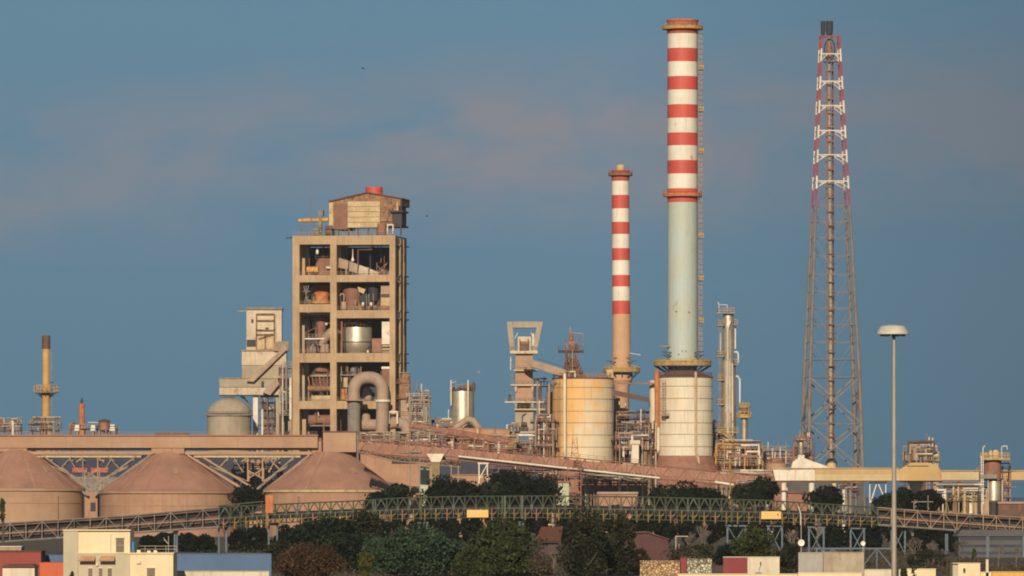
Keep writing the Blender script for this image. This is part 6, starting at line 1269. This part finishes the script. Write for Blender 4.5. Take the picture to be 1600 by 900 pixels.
rh = thing('red_roof_house', 'house with a red tiled hip roof and plum wall between two big trees', 'house', 856, 1090)
MB(1090).bx(841, 872, 846, 900, 0, 9).build('wall', 'plum_wall', rh)
m = MB(1090); A = [m.pt(836, 845.5, -1), m.pt(876, 845.5, -1), m.pt(876, 845.5, 10), m.pt(836, 845.5, 10)]; r1 = m.pt(846, 823, 4.5); r2 = m.pt(880, 823, 4.5); m.add(A+[r1, r2], [(0, 1, 5, 4), (1, 2, 5), (2, 3, 4, 5), (3, 0, 4), (3, 2, 1, 0)]); m.build('hip_roof', 'terracotta', rh)
MB(1090).bx(837, 876, 845.6, 848, -.8, 9.8).build('eaves', 'steel_dark', rh)
rw = thing('house', 'rose pink gabled wall right of the dark oak like tree', 'building', 1018, 1095); MB(1095).pr([(980, 900), (980, 834), (1010, 832), (1044, 843), (1044, 900)], 0, 9).build('wall', 'rose_wall', rw); MB(1095).pr([(978, 834), (1010, 831.8), (1046, 843.4), (1046, 842), (1010, 830.2), (978, 832.5)], -.5, 9.5).build('roof', 'rust_brown', rw)
lm = thing('street_lamp', 'small grey twin bar lamp post behind the stone walls', 'lamp', 1061, 1080); MB(1080).br((1055, 838, 0), (1075, 838, 0), 1.4).build('arm', 'galvanised', lm); MB(1080).bx(1055.4, 1056.8, 838, 900, -.1, .1).build('pole', 'galvanised', lm); MB(1080).bx(1060.4, 1061.4, 850, 900, -.1, .1).build('pole', 'galvanised', lm)
# walls along the bottom edge, right half
def wall(name, label, x0, x1, y0, mt, D=810, cap=None, cat='wall', depth=.5):
    t = thing(name, label, cat, (x0+x1)/2, D); MB(D).bx(x0, x1, y0, 1000, 0, depth).build('wall', mt, t)
    MB(D).bx(x0-.4, x1+.4, y0-1.1, y0, -.1, depth+.1).build('coping', cap or mt, t); return t
wall('stone_wall', 'ochre stone patterned wall left of the red pillar', 1000, 1062, 877, 'stone_ochre')
wall('pillar', 'dark red pillar between the two stone patterned walls', 1063.5, 1072.5, 872, 'wine_wall', cat='pillar')
wall('stone_wall', 'white stone patterned wall right of the red pillar', 1073.5, 1112, 874, 'stone_white')
wall('low_wall', 'dark rail wall between the white stone wall and the wine red wall', 1113, 1130, 884, 'plum_wall')
wall('garden_wall', 'wine red section of wall left of the pale wall with a blue mark', 1130, 1167.5, 871, 'wine_wall', cap='pale_wall')
pw_ = wall('garden_wall', 'pale wall with a small painted blue and black mark', 1168, 1218, 871, 'pale_wall', cap='cream_wall')
m = MB(809.9); m.bx(1180, 1190, 894.5, 898, 0, .05); m.build('painted_mark', 'blue_wall', pw_)
m = MB(809.9); m.br((1188.5, 878, 0), (1188.5, 883, 0), 1.8); m.br((1189, 884, 0), (1186, 889, 0), .6); m.br((1186, 889, 0), (1186, 895, 0), .6); m.build('painted_mark', 'steel_dark', pw_)
wall('terrace_wall', 'long cream terrace wall along the bottom edge below the pale wall', 1060, 1246, 897.5, 'cream_wall', 800)
wall('canvas_wall', 'grey left section of the stained canvas wall', 1247.5, 1286, 864, 'tarp_grey', 805)
wall('canvas_wall', 'brown stained right section of the canvas wall', 1286.8, 1350, 863.5, 'tarp', 805)
wall('terrace_wall', 'bright cream terrace wall below the canvas wall', 1247, 1346, 895.5, 'cream_wall', 796)
wall('garden_wall', 'low beige wall at the foot of the high lamp mast', 1346, 1408, 890.5, 'pale_wall', 806)
wall('garden_wall', 'low cream wall behind the two palm like shrubs', 1408.5, 1462, 889.5, 'cream_wall', 812)
wh_ = thing('house', 'small white cube house with one dark window at the lower right', 'house', 1515, 805); MB(805).bx(1497, 1531.5, 880.5, 1000, 0, 5).build('wall', 'cream_wall', wh_); MB(805).bx(1489, 1497, 881, 1000, .4, 5).build('side_wall', 'grey_wall', wh_)
w_ = MB(805).bx(1505, 1508.5, 888, 895, -.06, .05).build('window', 'dark_glass', wh_); MB(805).bx(1504.4, 1509.1, 895, 895.8, -.1, .05).build('sill', 'pale_wall', w_)
MB(805).bx(1488.6, 1532, 879.6, 880.5, -.1, 5.1).build('parapet', 'cream_wall', wh_)
wall('post', 'slim pale chimney post right of the small white house', 1540.5, 1544.5, 875, 'pale_wall', 806, cat='chimney', depth=.4)
wall('garden_wall', 'cream wall joining the small white house to the yellow wall', 1532, 1549, 894.5, 'cream_wall', 806)
wall('garden_wall', 'ochre yellow wall in the lower right corner', 1549.5, 1640, 894, 'ochre_wall', 806)
# dishes and the high mast
for x, y, r, y0, lab in ((1252, 848, 5.2, 806, 'larger round white dish on a thin pole'), (1348.5, 849, 3.7, 845, 'smaller round white dish above the canvas wall')):
    t = thing('dish_antenna', lab, 'dish', x, 808); MB(808).bx(x-.5, x+.5, y0, 1000, .3, .4).build('pole', 'galvanised', t)
    m = MB(808); c = m.pt(x, y, 0); rr_ = r*m.u; vs = []; 
    prof = [(0, .10), (.35, .085), (.7, .045), (1, 0)]
    for (q, dd) in prof: vs += [c+Vector((q*rr_*math.cos(2*math.pi*k/24), dd, q*rr_*math.sin(2*math.pi*k/24))) for k in range(24)]
    fs = [(i*24+k, i*24+(k+1) % 24, (i+1)*24+(k+1) % 24, (i+1)*24+k) for i in range(3) for k in range(24)]; m.add(vs, fs, True)
    m.add([v+Vector((0, .05, 0)) for v in vs], [f[::-1] for f in fs], True); m.build('reflector', 'white_dish', t)
hmst = thing('high_mast_lamp', 'very tall lamp mast with a wide mushroom head on the right', 'lamp', 1397, 800)
MB(800).lathe(1397, [(2.2, 523), (2.4, 530), (3.0, 650), (4.2, 888), (4.4, 925)], 0, 24).build('mast', 'galvanised', hmst)
MB(800).lathe(1395, [(5, 507.6), (17, 509), (20, 511), (25, 520)], 0, 40).build('lamp_hood', 'lamp_head', hmst); MB(800).lathe(1395, [(25.6, 520), (25.6, 522.4)], 0, 40).build('hood_rim', 'lamp_head', hmst); MB(800).lathe(1396, [(3, 522.4), (2, 528)], 0, 16).build('collar', 'steel_dark', hmst)
for k in range(6):
    a = 2*math.pi*k/6; m = MB(800); c = m.pt(1395, 522.4, 0)+Vector((1.3*math.cos(a), 1.3*math.sin(a), -.12)); m.tube3([c+Vector((0, 0, .12)), c-Vector((0, 0, .12))], .28, 10); m.build('floodlight', 'dark_glass', hmst)
# birds
def bird(px, py, D, span_, lab, mt='bird_white'):
    t = thing('bird', lab, 'bird', px, D, py=py); m = MB(D); c = m.pt(px, py, 0)
    m.tube3([c+Vector((-.32, 0, .02)), c+Vector((-.2, 0, .03)), c, c+Vector((.22, 0, 0)), c+Vector((.4, 0, -.02))], [.02, .07, .11, .07, .02], 8)
    for s_ in (-1, 1):
        P = [c+Vector((-.12, 0, .04)), c+Vector((.14, 0, .04)), c+Vector((.05, s_*span_*.25, .28)), c+Vector((-.16, s_*span_*.25, .26)), c+Vector((.12, s_*span_*.5, .10))]
        m.add(P, [(0, 1, 2, 3), (3, 2, 4)]); m.add([p-Vector((0, 0, .02)) for p in P], [(3, 2, 1, 0), (4, 2, 3)])
    m.build('body', mt, t); return t
bird(748, 581.5, 1500, 1.6, 'white gull flying above the steel drum').scale = (1, 1, 1)
bird(567, 107, 1400, 1.2, 'tiny dark bird high in the sky above the open frame tower', 'black_steel'); bird(667, 338, 1500, 1.4, 'dark bird right of the roof shed of the open frame tower', 'black_steel')
# ------------------------------------------------------------------ haze: one closed body of air
hb = MB(); hb.box3(-1200, 1200, -60, 5000, -3, 175)
ho = hb.build('haze', 'ground'); ho['kind'] = 'stuff'
hm_ = bpy.data.materials.new('haze_air'); hm_.use_nodes = True; t = hm_.node_tree; t.nodes.remove(t.nodes['Principled BSDF'])
pv = t.nodes.new('ShaderNodeVolumePrincipled'); pv.inputs['Color'].default_value = (.80, .86, .92, 1); pv.inputs['Density'].default_value = .000027; pv.inputs['Anisotropy'].default_value = .0
t.links.new(pv.outputs[0], t.nodes['Material Output'].inputs['Volume']); ho.data.materials.clear(); ho.data.materials.append(hm_)
# bookkeeping used while building is dropped
for o in C.objects:
    if '_o' in o: del o['_o']
